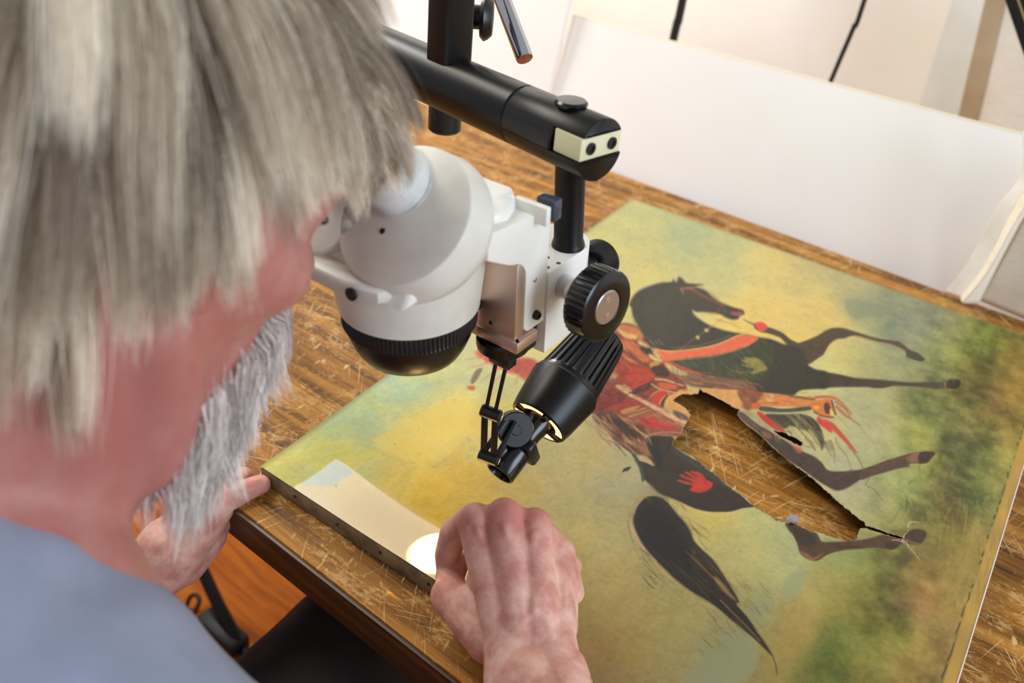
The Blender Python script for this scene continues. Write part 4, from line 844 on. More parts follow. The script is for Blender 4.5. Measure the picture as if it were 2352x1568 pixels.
# fine brush strokes: mane, ears, legs, jacket folds and feathers
r2 = np.random.default_rng(12)
def strokes(q, a, b, n, ang, ln, w, cols, al=.5, jit=.25):
    for _ in range(n):
        p = np.array([r2.uniform(a[0], b[0]), r2.uniform(a[1], b[1])]); t = ang + r2.normal(0, jit); e = np.array([math.cos(t), math.sin(t)])*r2.uniform(.5, 1)*ln
        line(q, [p, p+e/2+r2.normal(0, ln*.05, 2), p+e], [w*.5, w, .4], cols[r2.integers(len(cols))], 2.4, al*r2.uniform(.5, 1))
strokes(3, (330, 900), (850, 1180), 70, .75, 150, 3.0, [(176, 138, 86), (60, 34, 34), (196, 164, 108), (110, 62, 46), (140, 92, 60)], .7)
strokes(3, (450, 80), (950, 420), 50, .7, 120, 2.6, [(196, 128, 72), (96, 38, 30), (150, 60, 38), (206, 168, 104)], .55)
strokes(3, (260, 460), (900, 860), 60, -.3, 140, 3.0, [(150, 44, 34), (84, 24, 26), (176, 70, 46), (60, 22, 26)], .5)
strokes(3, (880, 840), (1180, 1040), 40, .5, 90, 2.2, [(196, 148, 96), (96, 44, 38), (160, 96, 66)], .6)
strokes(1, (620, 1010), (1560, 1150), 110, 1.15, 90, 1.6, [(92, 104, 60), (36, 40, 32), (110, 112, 70), (44, 50, 34)], .55)
strokes(1, (280, 260), (700, 850), 60, 1.9, 160, 3.0, [(46, 42, 38), (74, 66, 54), (60, 52, 44)], .45)
strokes(1, (640, 1120), (1500, 1300), 50, .3, 180, 2.4, [(150, 104, 70), (74, 48, 44), (176, 130, 82)], .5)
strokes(4, (700, 180), (1280, 290), 50, .1, 50, 2.0, [(150, 76, 44), (214, 148, 86), (110, 56, 40)], .6)
strokes(4, (960, 350), (1340, 520), 70, .95, 110, 1.8, [(40, 36, 34), (110, 100, 68), (160, 148, 96)], .6)
strokes(4, (740, 400), (1300, 800), 60, .7, 110, 2.4, [(92, 68, 56), (52, 40, 40)], .4, .12)
strokes(5, (380, 300), (1150, 820), 90, .9, 110, 2.4, [(66, 56, 50), (40, 32, 32), (74, 60, 46)], .45)
strokes(6, (480, 40), (1050, 600), 90, .80, 220, 2.2, [(30, 30, 34), (74, 58, 44), (54, 46, 42)], .5, .10)
strokes(6, (1000, 600), (1640, 1180), 60, .82, 170, 1.8, [(120, 84, 52), (52, 38, 34), (92, 62, 44)], .5, .08)
strokes(7, (1500, 500), (2150, 1500), 120, 1.75, 240, 6.0, [(150, 128, 66), (104, 96, 44), (168, 140, 70), (132, 92, 50)], .35, .15)
strokes(7, (1100, 100), (1900, 700), 90, 1.5, 120, 7.0, [(96, 112, 44), (120, 128, 60), (84, 78, 44), (60, 84, 52)], .35, .4)
strokes(2, (1500, 150), (2200, 1400), 90, 1.6, 120, 7.0, [(104, 114, 46), (84, 92, 44), (112, 88, 48), (70, 84, 52)], .3, .5)
# the plume over the rider's head, seen between the arms (crop of the lamp)
PL = lambda p: [(x/2.8+1040, y/2.8+560) for x, y in p]
poly(0, PL([(150,700),(200,660),(290,700),(400,740),(520,760),(560,800),(480,830),(380,830),(300,800),(220,760)]), (192, 62, 48), 9, .95, rough=3, tex=14)
poly(0, PL([(400,740),(520,740),(580,820),(520,900),(440,860),(380,800)]), (160, 62, 46), 8, .9, tex=20)
for a0, b0 in (((220,720),(80,740)), ((230,700),(120,690)), ((240,760),(100,800)), ((300,800),(180,880)), ((340,820),(250,900)), ((420,840),(400,910)), ((260,680),(200,640))): line(0, PL([a0, b0]), [5, 1], (204, 108, 78), 4, .7)
poly(0, PL([(150,810),(190,800),(170,850),(130,900),(115,880)]), (110, 88, 66), 4, .9); poly(0, PL([(95,915),(140,915),(135,940),(100,935)]), (186, 72, 50), 4, .9)
for a0, b0 in (((780,900),(1000,930)), ((900,860),(1150,900))): line(0, PL([a0, b0]), [12, 8], (120, 46, 34), 6, .5)
spots = rng.uniform(0, 1, (240, 2))
for s_ in spots[:170]:
    p = (1-s_[0])*(1-s_[1])*cNL+(1-s_[0])*s_[1]*cFL+s_[0]*s_[1]*cFR+s_[0]*(1-s_[1])*cNR
    q = proj(np.array([p[0], p[1], CZ])); line(0, [q, q+rng.normal(0, 1.5, 2)], 1.8, (104, 82, 48), 2.5, .5)
dark_ = np.clip((120-C.max(1))/50, 0, 1)[:, None]; C = C*(1-dark_*np.array([.16, .16, .24]))
C = np.clip(C, 4, 250)
# ---- cut the tears out of the sheet
def jag(p, amp, step=2.2, sd=0):
    out = []; m = len(p); r = np.random.default_rng(sd)
    for i in range(m):
        a, b = p[i], p[(i+1) % m]; k = max(1, int(np.hypot(*(b-a))/step))
        for j in range(k): out.append(a+(b-a)*j/k + r.normal(0, amp, 2))
    return np.array(out)
H1 = Q(4, [(375,152),(480,200),(560,240),(630,285),(690,318),(668,352),(704,398),(770,455),(870,535),(1000,650),(1130,760),(1220,825),(1330,925),(1440,1030),(1560,1120),(1640,1185),(1690,1218),(1700,1246),(1800,1272),(1916,1312),(2006,1334),(2000,1346),(1916,1330),(1800,1296),(1690,1262),(1655,1270),(1640,1300),(1628,1345),(1580,1372),(1500,1365),(1420,1338),(1330,1302),(1270,1290),(1200,1265),(1130,1230),(1065,1215),(980,1195),(940,1165),(870,1120),(800,1075),(740,1020),(700,985),(640,950),(580,910),(510,845),(450,800),(390,752),(300,680),(160,607),(165,562),(215,522),(240,470),(262,430),(275,400),(300,356),(262,310),(240,285),(195,262),(160,240),(200,205),(250,192),(300,196),(360,186)])
H2 = Q(4, [(955,475),(1040,488),(1090,515),(1130,530),(1195,572),(1190,606),(1140,585),(1060,545),(1000,512)])
H1 = jag(H1, .75, 2.6, 3); H2 = jag(H2, .7, 2.4, 4)
def sd_all(X): return np.minimum(polysd(X, H1), polysd(X, H2))
bx_ = near(np.concatenate([H1, H2]), 12); SD = np.full(len(PXY), 99.); SD[bx_] = sd_all(PXY[bx_])
# pull vertices beside the tear onto its outline
nb_ = np.nonzero(np.abs(SD) < 1.45)[0]; E1 = np.concatenate([H1, H2]); B1 = np.concatenate([np.roll(H1, -1, 0), np.roll(H2, -1, 0)])
for i in nb_:
    X = PXY[i]; ab = B1-E1; t = np.clip(((X-E1)*ab).sum(1)/np.maximum((ab*ab).sum(1), 1e-9), 0, 1); c = E1+t[:, None]*ab; j = np.argmin(((X-c)**2).sum(1))
    PW[i, :2] = onz(c[j, 0], c[j, 1], CZ)[:2]; SD[i] = 0
k = np.clip(1-SD/2.2, 0, 1)*(SD >= 0)*.7; C = C*(1-k[:, None]) + np.array([206, 184, 150])*k[:, None]*np.clip(.75+n2, .3, 1)[:, None]*1.0 + 0
# gentle relief: slack canvas around the tear, one raised ridge near the foot of the picture
PW[:, 2] += .0006*fbm(P3*10, 3, 61) + np.clip(1-SD/60, 0, 1)**2*.0015*fbm(P3*30, 2, 63)
rd, rt = segd(PXY, np.array([2168., 1040.]), np.array([2116., 1196.])); PW[:, 2] += .0022*np.exp(-(rd/11)**2)*np.clip(np.minimum(rt, 1-rt)*4+.3, 0, 1)
idx = np.arange(NU*NV).reshape(NU, NV); F = np.stack([idx[:-1, :-1], idx[1:, :-1], idx[1:, 1:], idx[:-1, 1:]], -1).reshape(-1, 4)
inside = (SD[F] <= 1e-6).all(1); F = F[~inside]
fc_ = SD[F].min(1) < -1.44; F = F[~fc_]
used = np.zeros(len(PW), bool); used[F.ravel()] = True; remap = np.cumsum(used)-1
pt_ = thing('torn_oil_painting', 'unframed oil painting of a black horse lying flat, with a long tear through its middle', 'painting', (float(cNL[0]), float(cNL[1]), TZ))
me = fast_mesh('painted_canvas', PW[used]-np.array(wloc(pt_)), remap[F]); vcol(me, 'paint', s2l(C)[used]*1.0)
def paint_nodes(nt, b):
    n = N(nt); a = n.n('ShaderNodeVertexColor'); a.layer_name = 'paint'
    nt.links.new(a.outputs[0], b.inputs['Base Color'])
    v = n.coord((1, 1, 1)); w = n.math('ADD', n.math('MULTIPLY', n.noise(v, 260, 4, .7), .8), n.math('MULTIPLY', n.noise(n.coord((900, 900, 900)), 1, 2), .35)); n.bump(b, w, .22, .0007)
    nt.links.new(n.ramp(n.noise(v, 14, 4), [(.3, (116, 116, 116)), (.7, (140, 140, 140))]), b.inputs['Roughness'])
paint_m = mat('oil_paint', (180, 160, 100), .5, spec=.3, nodes=paint_nodes)
link('painted_canvas', me, paint_m, pt_, 180)
# stretcher bars below, with the canvas edge nailed to them
canvas_side = mat('aged_canvas_edge', (112, 96, 70), .8, nodes=speckle((112, 96, 70), (158, 138, 104), 60, .35, .65, .3))
bar_m = mat('stretcher_wood', (150, 118, 76), .7); rawedge = mat('white_lining_edge', (214, 208, 214), .6)
def sidebar(a, b, inner, m, name, z0=TZ, z1=None, w=.040):
    z1 = CZ-.0012 if z1 is None else z1; a = np.array([*a, 0.]); b = np.array([*b, 0.]); x = b-a; L = np.linalg.norm(x); x /= L; y = np.array([-x[1], x[0], 0]); y = y if np.dot(y[:2], inner) > 0 else -y
    z = np.array([0, 0, 1.]); 
    if np.dot(np.cross(x, y), z) < 0: a, x = b, -x
    return MB().box((0, 0, z0+.0002), (L, w, z1), frame(a, x, y, z), bev=.001).build(name, m, pt_)
ctr = (cNL+cFL+cFR+cNR)/4
for a, b in ((cNL, cNR), (cNL, cFL), (cFL, cFR)):
    n_ = ctr-(a+b)/2; sidebar(a, b, n_, canvas_side, 'canvas_side', w=.0018)
    e = n_/np.linalg.norm(n_); dn = (b-a)/np.linalg.norm(b-a); pr = np.array([-dn[1], dn[0]]); pr = pr if pr @ n_ > 0 else -pr
    sidebar(a+pr*.0025+dn*.003, b+pr*.0025-dn*.003, n_, bar_m, 'stretcher_bar')
n_ = ctr-(cNR+cFR)/2; dn = (cFR-cNR)/np.linalg.norm(cFR-cNR); pr = np.array([-dn[1], dn[0]]); pr = pr if pr @ n_ > 0 else -pr
sidebar(cNR, cFR, n_, rawedge, 'lining_edge', z0=TZ+.0005, z1=CZ+.0004, w=.0012)
sidebar(cNR+pr*.002+dn*.003, cFR+pr*.002-dn*.003, n_, bar_m, 'stretcher_bar')
nail_m = mat('rusty_nail', (34, 26, 22), .5)
dn = (cNR-cNL)/np.linalg.norm(cNR-cNL); ou = np.array([dn[1], -dn[0]]); ou = ou if ou @ (ctr-cNL) < 0 else -ou
for x, y in ((677, 1139), (775, 1203), (872, 1268), (984, 1340), (1100, 1416)):
    t = (onz(x, y, TZ+.011)[:2]-cNL) @ dn; p = cNL + dn*t
    p3 = np.array([p[0], p[1], TZ+.0105]); o3 = np.array([ou[0], ou[1], 0])
    MB().cyl(p3 - o3*.002, p3 + o3*.0009, .0019, .0014, 12).build('nail', nail_m, pt_)
# curled paint flake standing at the lower lip of the tear
fk = Q(5, [(1590,975),(1640,945),(1700,962)])
g = [onz(*fk[0], CZ+.0005), onz(*fk[1], CZ+.004), onz(*fk[2], CZ+.002)]; sm = smooth_path(g, 6)
vs = [p+np.array([0, 0, dz]) for p in sm for dz in (0, .0035)] ; m_ = len(sm)
co = np.array([q for p in sm for q in (p+np.array([-.002, .004, .001]), p+np.array([.001, -.0015, -.001]))]) - np.array(wloc(pt_))
fcs = np.array([(2*i, 2*i+1, 2*i+3, 2*i+2) for i in range(m_-1)]); fo = link('curled_flake', fast_mesh('curled_flake', co, fcs), mat('canvas_back', (150, 140, 150), .7), pt_, 180)
s_ = fo.modifiers.new('thickness', 'SOLIDIFY'); s_.thickness = .0007
# ------------------------------------------------------------------ the restorer
def skin_nodes(hand):
    def f(nt, b):
        n = N(nt); v = n.coord((1, 1, 1)); L = nt.links.new
        c = n.ramp(n.noise(v, 55 if hand else 30, 4, .6), [(.34, (198, 136, 120)), (.5, (220, 166, 148)), (.66, (232, 192, 174))])
        c = n.mix(n.ramp(n.noise(v, 26, 3), [(.52, (0, 0, 0)), (.68, (130, 130, 130))]), c, rgb((190, 100, 92)))
        c = n.mix(n.ramp(n.noise(n.coord((1, 1, 1), (.4, .2, 1)), 40, 3), [(.56, (0, 0, 0)), (.66, (90, 90, 90))]), c, rgb((150, 120, 132)))
        a = n.n('ShaderNodeVertexColor'); a.layer_name = 'flush'; sp_ = n.n('ShaderNodeSeparateColor'); L(a.outputs[0], sp_.inputs[0]); c = n.mix(n.math('MULTIPLY', sp_.outputs[0], .7), c, rgb((190, 104, 92))); c = n.mix(n.math('MULTIPLY', sp_.outputs[1], .72), c, rgb((160, 98, 90)))
        L(c, b.inputs['Base Color']); h = n.math('ADD', n.noise(v, 700, 3, .7), n.math('MULTIPLY', n.noise(v, 160, 3), .8)); n.bump(b, h, .35, .0006)
    return f
skin = mat('skin', (215, 155, 140), .5, spec=.4, nodes=skin_nodes(True), Subsurface_Weight=.12, Subsurface_Radius=(.008, .003, .0015), Subsurface_Scale=.6)
hip = np.array([-.47, -.06, .50])
ps = thing('person', 'grey-haired bearded person in a blue-grey shirt bending over the microscope and working on the canvas', 'person', (float(hip[0]), float(hip[1]), 0))
# ---- head frame (camera space numbers turned into the world)
pitch = math.radians(30); yaw = math.radians(-4)
F_ = np.array([math.sin(-yaw), math.cos(yaw), 0])*math.cos(pitch) + np.array([0, 0, -math.sin(pitch)])
Rt = np.cross(F_, [0, 0, 1]); Rt /= np.linalg.norm(Rt); U_ = np.cross(Rt, F_)       # right, up of the head
HC = cw([-.172, -.083, .396])
def hp(r, f, u): return HC + Rt*r + F_*f + U_*u               # head coordinates (m): right, forward, up
AXH = (Rt, F_, U_)
nk0 = hp(0, -.030, -.085); nk1 = cw([-.268, .062, .400]); C7 = nk1
shR = cw([-.135, .255, .375]); shL = C7 + np.array([-.20, .02, -.06]); chest = C7 + np.array([.0, -.05, -.17]); belly = hip + np.array([0, .05, .16])
elR = np.array([.045, .155, .800]); wrR = at(1228, 1530, .570)
elL = np.array([-.66, .03, .62]); wrL = at(372, 1302, .735)
b = MB(); B = b
B.ball(hp(0, -.012, .028), .076, .097, .086, AXH); B.ball(hp(0, .030, -.020), .066, .066, .075, AXH); B.ball(hp(0, .050, -.070), .046, .042, .040, AXH)
B.ball(hp(0, .068, .030), .058, .030, .036, AXH)                              # brow
for s in (-1, 1):
    B.ball(hp(.040*s, .058, -.028), .024, .026, .022, AXH); B.ball(hp(.030*s, .078, .010), .0145, .012, .0125, AXH)     # cheekbone, eyeball lid
    B.cap(hp(.056*s, .0, -.060), hp(.020*s, .078, -.102), .018, .016)                                                # jaw
    ear = hp(.077*s, -.006, -.006)
    for t in range(9):                                                        # ear rim
        a0 = math.radians(-60+t*30); a1 = math.radians(-60+(t+1)*30)
        e = lambda a: ear + Rt*s*(.008+.004*math.cos(a)) - F_*.015*math.cos(a)*-1*(-1) + U_*.029*math.sin(a)
        B.cap(e(a0), e(a1), .0042, .0042, 8)
    B.ball(ear + Rt*s*.003, .006, .014, .024, AXH); B.ball(ear + Rt*s*.005 + F_*.004 - U_*.030, .005, .007, .009, AXH)
B.cap(hp(0, .084, .008), hp(0, .112, -.030), .009, .013); B.ball(hp(0, .104, -.034), .017, .012, .010, AXH)           # nose
B.cap(hp(-.022, .086, -.060), hp(.022, .086, -.060), .008, .008); B.cap(hp(-.018, .084, -.071), hp(.018, .084, -.071), .008, .008); B.ball(hp(0, .076, -.100), .022, .018, .018, AXH)
B.cap(nk0, C7, .060, .062, 24); B.cap(hp(.020, .025, -.085), C7+np.array([.030, .035, .01]), .040, .046); B.cap(hp(.048, .010, -.070), hp(.035, .030, -.125), .024, .028); B.cap(hp(-.048, .010, -.070), hp(-.035, .030, -.125), .024, .028); B.cap(hp(.03, -.02, -.07), C7+np.array([.03, .04, -.0]), .036, .046); B.cap(hp(-.03, -.02, -.07), C7+np.array([-.03, .04, 0]), .036, .046)
B.cap(C7, shR, .062, .056); B.cap(C7, shL, .062, .056); B.cap(C7, chest, .075, .125, 24); B.cap(chest, belly, .125, .125, 24); B.cap(belly, hip, .125, .13, 24)
for s, sh, el in ((1, shR, elR), (-1, shL, elL)): B.cap(sh, el, .050, .040)
B.cap(elL, wrL + (elL-wrL)*.3, .042, .034); B.cap(elR, wrR + (elR-wrR)*.35, .044, .034)
body = remesh(B, .0042, 10)
# ---- hands, in finer resolution
H = lambda x, y, d: at(x, y, d-.018-.014*min(max((y-1380)/150., 0), 1))
h = MB()
caps = [
 # back of the hand
 (H(1165,1475,.614), H(1092,1196,.636), .0155, .0135), (H(1200,1482,.609), H(1158,1186,.629), .0155, .0138), (H(1240,1488,.609), H(1228,1206,.631), .0155, .0130), (H(1275,1492,.613), H(1286,1268,.642), .0145, .0118),
 (H(1128,1330,.640), H(1270,1340,.646), .018, .017), (H(1150,1420,.636), H(1262,1420,.640), .020, .019), (H(1140,1260,.650), H(1250,1280,.655), .0155, .015),
 (H(1128,1330,.632), H(1112,1225,.640), .0145, .0120), (H(1192,1330,.627), H(1194,1225,.637), .0150, .0120), (H(1245,1345,.628), H(1255,1255,.643), .0145, .0115), (H(1290,1330,.642), H(1280,1440,.628), .0125, .0150), (H(1165,1400,.622), H(1230,1400,.620), .016, .016), (H(1094,1206,.637), H(1156,1192,.632), .0128, .0130), (H(1156,1192,.632), H(1228,1214,.634), .0130, .0124), (H(1228,1214,.634), H(1286,1272,.644), .0124, .0112), (H(1300,1300,.646), H(1315,1360,.640), .009, .009),
 # index finger, curled down on the left
 (H(1092,1196,.636), H(1044,1222,.654), .0132, .0112), (H(1044,1222,.654), H(1027,1274,.667), .0112, .0098), (H(1027,1274,.667), H(1026,1312,.674), .0098, .0082),
 # middle, ring, little finger folded under
 (H(1158,1186,.629), H(1120,1200,.664), .0128, .0102), (H(1120,1200,.664), H(1100,1262,.680), .0100, .0088), (H(1100,1262,.680), H(1102,1310,.680), .0088, .0076),
 (H(1228,1206,.631), H(1192,1222,.668), .0122, .0100), (H(1192,1222,.668), H(1172,1285,.678), .0098, .0086), (H(1172,1285,.678), H(1165,1330,.672), .0086, .0074),
 (H(1286,1268,.642), H(1258,1280,.668), .0112, .0090), (H(1258,1280,.668), H(1236,1330,.670), .0088, .0078), (H(1236,1330,.670), H(1222,1365,.664), .0078, .0070),
 # thumb
 (H(1128,1462,.630), H(1034,1368,.652), .0195, .0150), (H(1034,1368,.652), H(1034,1322,.668), .0135, .0105), (H(1034,1322,.668), H(1052,1288,.676), .0115, .0095),
 (H(1090,1400,.642), H(1150,1440,.632), .0200, .0220),
 # wrist and forearm
 (H(1178,1470,.616), H(1182,1600,.590), .0200, .0210), (H(1262,1480,.616), H(1278,1600,.588), .0195, .0210), (H(1220,1500,.616), H(1240,1620,.590), .0205, .0215), (H(1305,1530,.603), H(1315,1560,.600), .0125, .0125),
 (H(1215,1590,.592), elR*.6+wrR*.4, .0285, .0370), (H(1270,1590,.592), elR*.6+wrR*.4, .0270, .0370), (elR*.6+wrR*.4, elR, .037, .044)]
for a, c, ra, rc_ in caps: h.cap(a, c, ra*.975, rc_*.975, 20)
# knuckles, tendons and veins on the back
for x, y, d, r in ((1096,1192,.630,.0095), (1160,1188,.625,.0098), (1226,1208,.627,.0095), (1280,1262,.636,.0088), (1310,1300,.643,.0085)): h.ball(H(x, y, d), r)
for P_, r in (([(1098,1215,.6215), (1122,1300,.6185), (1150,1400,.604)], .0030), ([(1160,1210,.6150), (1180,1300,.6095), (1198,1400,.5985)], .0032), ([(1226,1230,.6175), (1226,1310,.6105), (1228,1400,.5985)], .0032), ([(1276,1285,.6285), (1268,1360,.6130), (1256,1430,.6010)], .0028),
              ([(1140,1260,.618), (1160,1300,.613), (1190,1350,.6055), (1205,1420,.597)], .0019), ([(1110,1330,.620), (1135,1350,.6155), (1170,1345,.6095)], .0016), ([(1200,1240,.616), (1210,1290,.611), (1250,1330,.611)], .0017), ([(1240,1400,.599), (1270,1470,.597), (1290,1540,.588)], .0018)):
    q = smooth_path([H(*p) for p in P_], 6)
    for i in range(len(q)-1): h.cap(q[i], q[i+1], r*1.25, r*1.25, 8)
handR = remesh(h, .00125, 7)
HR_ = H; H = lambda x, y, d: at(x, y, d)
h = MB()
lt = H(598, 1112, .748)
for a, c, ra, rc_ in [
 (elL, wrL + (elL-wrL)*.35, .042, .034), (wrL + (elL-wrL)*.35, H(360,1300,.738), .033, .028), (H(360,1300,.738), H(392,1262,.738), .0285, .0290), (H(330,1330,.742), H(400,1290,.750), .024, .024),
 (H(392,1262,.738), H(455,1200,.742), .0285, .0230), (H(415,1290,.752), H(470,1230,.755), .0220, .0190), (H(430,1240,.745), H(492,1164,.738), .0230, .0170), (H(450,1215,.752), H(500,1195,.754), .018, .013),
 (H(470,1180,.740), H(545,1133,.741), .0150, .0110), (H(545,1133,.741), lt, .0105, .0088),
 (H(480,1165,.742), H(528,1112,.752), .0125, .0100), (H(528,1112,.752), H(560,1092,.768), .0095, .0082),
 (H(490,1180,.748), H(512,1200,.760), .0110, .0095), (H(512,1200,.760), H(520,1182,.798), .0092, .0085), (H(520,1180,.795), H(528,1150,.812), .0085, .0075),
 (H(482,1205,.757), H(498,1222,.766), .0110, .0095), (H(498,1222,.766), H(504,1205,.800), .0092, .0085), (H(504,1205,.800), H(512,1178,.815), .0085, .0075),
 (H(465,1235,.760), H(475,1258,.768), .0108, .0090), (H(475,1258,.768), H(484,1240,.802), .0090, .0080), (H(484,1240,.802), H(492,1212,.818), .0080, .0072),
 (H(440,1262,.760), H(452,1290,.768), .0100, .0086), (H(452,1290,.768), H(462,1280,.795), .0084, .0075), (H(462,1280,.795), H(470,1255,.812), .0076, .0068)]: h.cap(a, c, ra, rc_, 18)
handL = remesh(h, .0016, 6)
bmj = bmesh.new()
for m_ in (body, handR, handL): bmj.from_mesh(m_)
me = bpy.data.meshes.new('body'); bmj.to_mesh(me); bmj.free()
nv = len(me.vertices); co = np.empty(nv*3); me.vertices.foreach_get('co', co); co = co.reshape(-1, 3)
def blob(c, r): return np.exp(-((co-c)**2).sum(1)/(2*r*r))
fl_ = np.zeros(nv)
for x, y, d, r in ((1096,1188,.628,.014), (1160,1182,.622,.012), (1226,1202,.624,.013), (1300,1275,.640,.013), (1026,1290,.672,.012), (1034,1350,.655,.012), (1200,1185,.63,.012)): fl_ += .55*blob(HR_(x, y, d), r)
fl_ += .8*blob(lt, .012) + .55*blob(hp(.07, .03, -.05), .03) + .75*blob(hp(.045, -.0, -.10), .035) + .5*blob(hp(.078, .0, .0), .02) + .3*blob(C7+np.array([.06, .02, .02]), .05)
hd_ = np.clip((.36-np.sqrt(np.sum((co-HC)**2, 1)))/.08, 0, 1)
vcol(me, 'flush', np.stack([np.clip(fl_, 0, 1), hd_, hd_*0], 1))
me.transform(Matrix.Translation(-wloc(ps))); link('body', me, skin, ps, 180)
# thumb nail of the left hand
ez = R @ np.array([-.05, -.5, -.86]); ez /= np.linalg.norm(ez)
# ---- shirt
cloth_m = mat('blue_grey_cotton', (146, 154, 174), .85, nodes=lambda nt, b: (lambda n: (nt.links.new(n.ramp(n.noise(n.coord(), 22, 4), [(.3, (138, 146, 166)), (.7, (152, 160, 180))]), b.inputs['Base Color']), n.bump(b, n.noise(n.coord(), 1500, 2), .3, .0003)))(N(nt)))
s_ = MB(); off = .013
s_.cap(C7 + np.array([.0, -.012, -.028]), shR, .066, .060+off, 24); s_.cap(C7 + np.array([.0, -.012, -.028]), shL, .066, .060+off, 24)
s_.cap(at(-280, 1410, .375), at(310, 1945, .365), .078, .078, 28); s_.cap(cw([-.330, .115, .47]), at(-280, 1410, .375), .07, .078, 28)
s_.cap(C7+np.array([0, -.02, -.05]), chest, .080, .128+off, 28); s_.cap(shR*.75+chest*.25, chest, .075, .12+off, 24); s_.cap(shL*.75+chest*.25, chest, .075, .12+off, 24)
s_.cap(chest, belly, .128+off, .135+off, 28); s_.cap(belly, hip+np.array([0, 0, .0]), .135+off, .138+off, 28)
s_.cap(shR, shR*.45+elR*.55, .060+off, .066, 24); s_.cap(shL, shL*.45+elL*.55, .060+off, .064, 24)
sm_ = remesh(s_, .0065, 10); displace(sm_, lambda p: .005*fbm(p*9, 3, 71) + .003*fbm(p*np.array([30, 30, 8]), 2, 72))
sm_.transform(Matrix.Translation(-wloc(ps))); shirt = link('shirt', sm_, cloth_m, ps, 180)
# ---- trousers and shoes
tr = MB(); knR = onz(810, 1480, .565)*1.0; knR[2] = .545; anR = knR + np.array([-.02, -.10, -.47]); knL = np.array([-.86, .24, .54]); anL = knL + np.array([-.02, -.12, -.465])
hR = hip + np.array([.10, 0, -.02]); hL = hip + np.array([-.10, 0, -.02])
tr.cap(hR, knR, .105, .078, 24); tr.cap(hL, knL, .105, .078, 24); tr.cap(knR, anR, .076, .056, 24); tr.cap(knL, anL, .076, .056, 24); tr.ball(hip, .165, .145, .12); tr.cap(hR, knR*.9+hR*.1+np.array([.02, 0, -.03]), .10, .085, 24)
tm = remesh(tr, .008, 8); displace(tm, lambda p: .009*fbm(p*10, 3, 81) + .003*fbm(p*np.array([40, 14, 14]), 2, 82))
tm.transform(Matrix.Translation(-wloc(ps))); link('trousers', tm, mat('black_trousers', (28, 25, 24), .8, nodes=speckle((22, 20, 19), (40, 35, 32), 12, .35, .65, .3)), ps, 180)
shoe_m = mat('black_leather', (24, 21, 20), .4)
for an in (anR, anL):
    q = MB(); q.ball((an[0], an[1]+.0, .055), .048, .055, .045); q.ball((an[0], an[1]+.10, .040), .046, .095, .034); q.box((an[0]-.043, an[1]-.06, .002), (an[0]+.043, an[1]+.18, .022), bev=.008)
    sm2 = remesh(q, .006, 5); z_ = np.empty(len(sm2.vertices)*3); sm2.vertices.foreach_get('co', z_); z_[2::3] += .001-z_[2::3].min(); sm2.vertices.foreach_set('co', z_)
    sm2.transform(Matrix.Translation(-wloc(ps))); link('shoe', sm2, shoe_m, ps, 180)
# ---- hair and beard: ribbons grown in locks from the scalp
def grow(name, roots, dirs, length, width, steps, grav, ell, mcol, seed, lock=14, spread=.010, curl=.004, label=None, guides=160, gdir=.25, pull=.10, tonev=.2):
    """hair ribbons: roots are gathered into guide locks that share a direction, a tone and a tip"""
    r = np.random.default_rng(seed); n = len(roots)*lock; G = min(guides, len(roots))
    gi = r.choice(len(roots), G, replace=False); gr = roots[gi]
    own = np.argmin(((roots[:, None]-gr[None])**2).sum(2), 1); own = np.repeat(own, lock)
    goff = r.normal(0, gdir, (G, 3)); gt = r.normal(0, 1, G); gl = r.uniform(.78, 1.15, G)
    p = np.repeat(roots, lock, 0) + r.normal(0, 1, (n, 3))*spread
    d = np.repeat(dirs, lock, 0) + goff[own] + r.normal(0, .09, (n, 3)); d /= np.linalg.norm(d, axis=1)[:, None]
    L = np.repeat(length, lock)*r.uniform(.72, 1.06, n)*gl[own]
    A = np.stack(AXH); e = np.array(ell[1:4]); c0 = ell[0]; P = [p.copy()]; ph = r.uniform(0, 6.28, G)[own] + r.normal(0, .3, n); cnt = np.bincount(own, minlength=G)[:, None].clip(1)
    for k in range(steps):
        st = (k+1)/steps
        d = d + grav[None]*(2.0/steps) + curl*60/steps*np.stack([np.sin(ph+st*5), np.cos(ph*1.7+st*4), np.sin(ph*.6+st*6)], 1)
        d /= np.linalg.norm(d, axis=1)[:, None]; p = p + d*(L/steps)[:, None]
        m = np.stack([np.bincount(own, p[:, a_], minlength=G) for a_ in range(3)], 1)/cnt
        p = p + (m[own]-p)*pull*(1 if k else .3)
        q = (p-c0) @ A.T/e; l = np.linalg.norm(q, axis=1); ins = l < 1.0
        if ins.any(): p[ins] = c0 + (q[ins]/l[ins, None]*e) @ A
        P.append(p.copy())
    P = np.stack(P, 1); w = width*r.uniform(.6, 1.3, n)
    T = np.gradient(P, axis=1); T /= np.linalg.norm(T, axis=2)[..., None]+1e-9
    S = np.cross(T, r.normal(0, 1, (n, 3))[:, None]); S /= np.linalg.norm(S, axis=2)[..., None]+1e-9
    tap = np.linspace(1, .25, steps+1)[None, :, None]; a = P - S*w[:, None, None]*tap; c = P + S*w[:, None, None]*tap
    V = np.stack([a, c], 2).reshape(-1, 3); m = steps+1; base = (np.arange(n)*m*2)[:, None] + (np.arange(steps)*2)[None]
    Fc = np.stack([base, base+1, base+3, base+2], -1).reshape(-1, 4)
    me = fast_mesh(name, V - np.array(wloc(ps)), Fc)
    tone = np.repeat(np.clip(gt[own]*tonev + r.normal(0, .15, n) + .5, 0, 1), m*2)
    vcol(me, 'tone', np.repeat(tone[:, None], 3, 1)); o = link(name, me, mcol, ps, 180); o['kind'] = 'stuff'
    if label: o['label'] = label
    return o
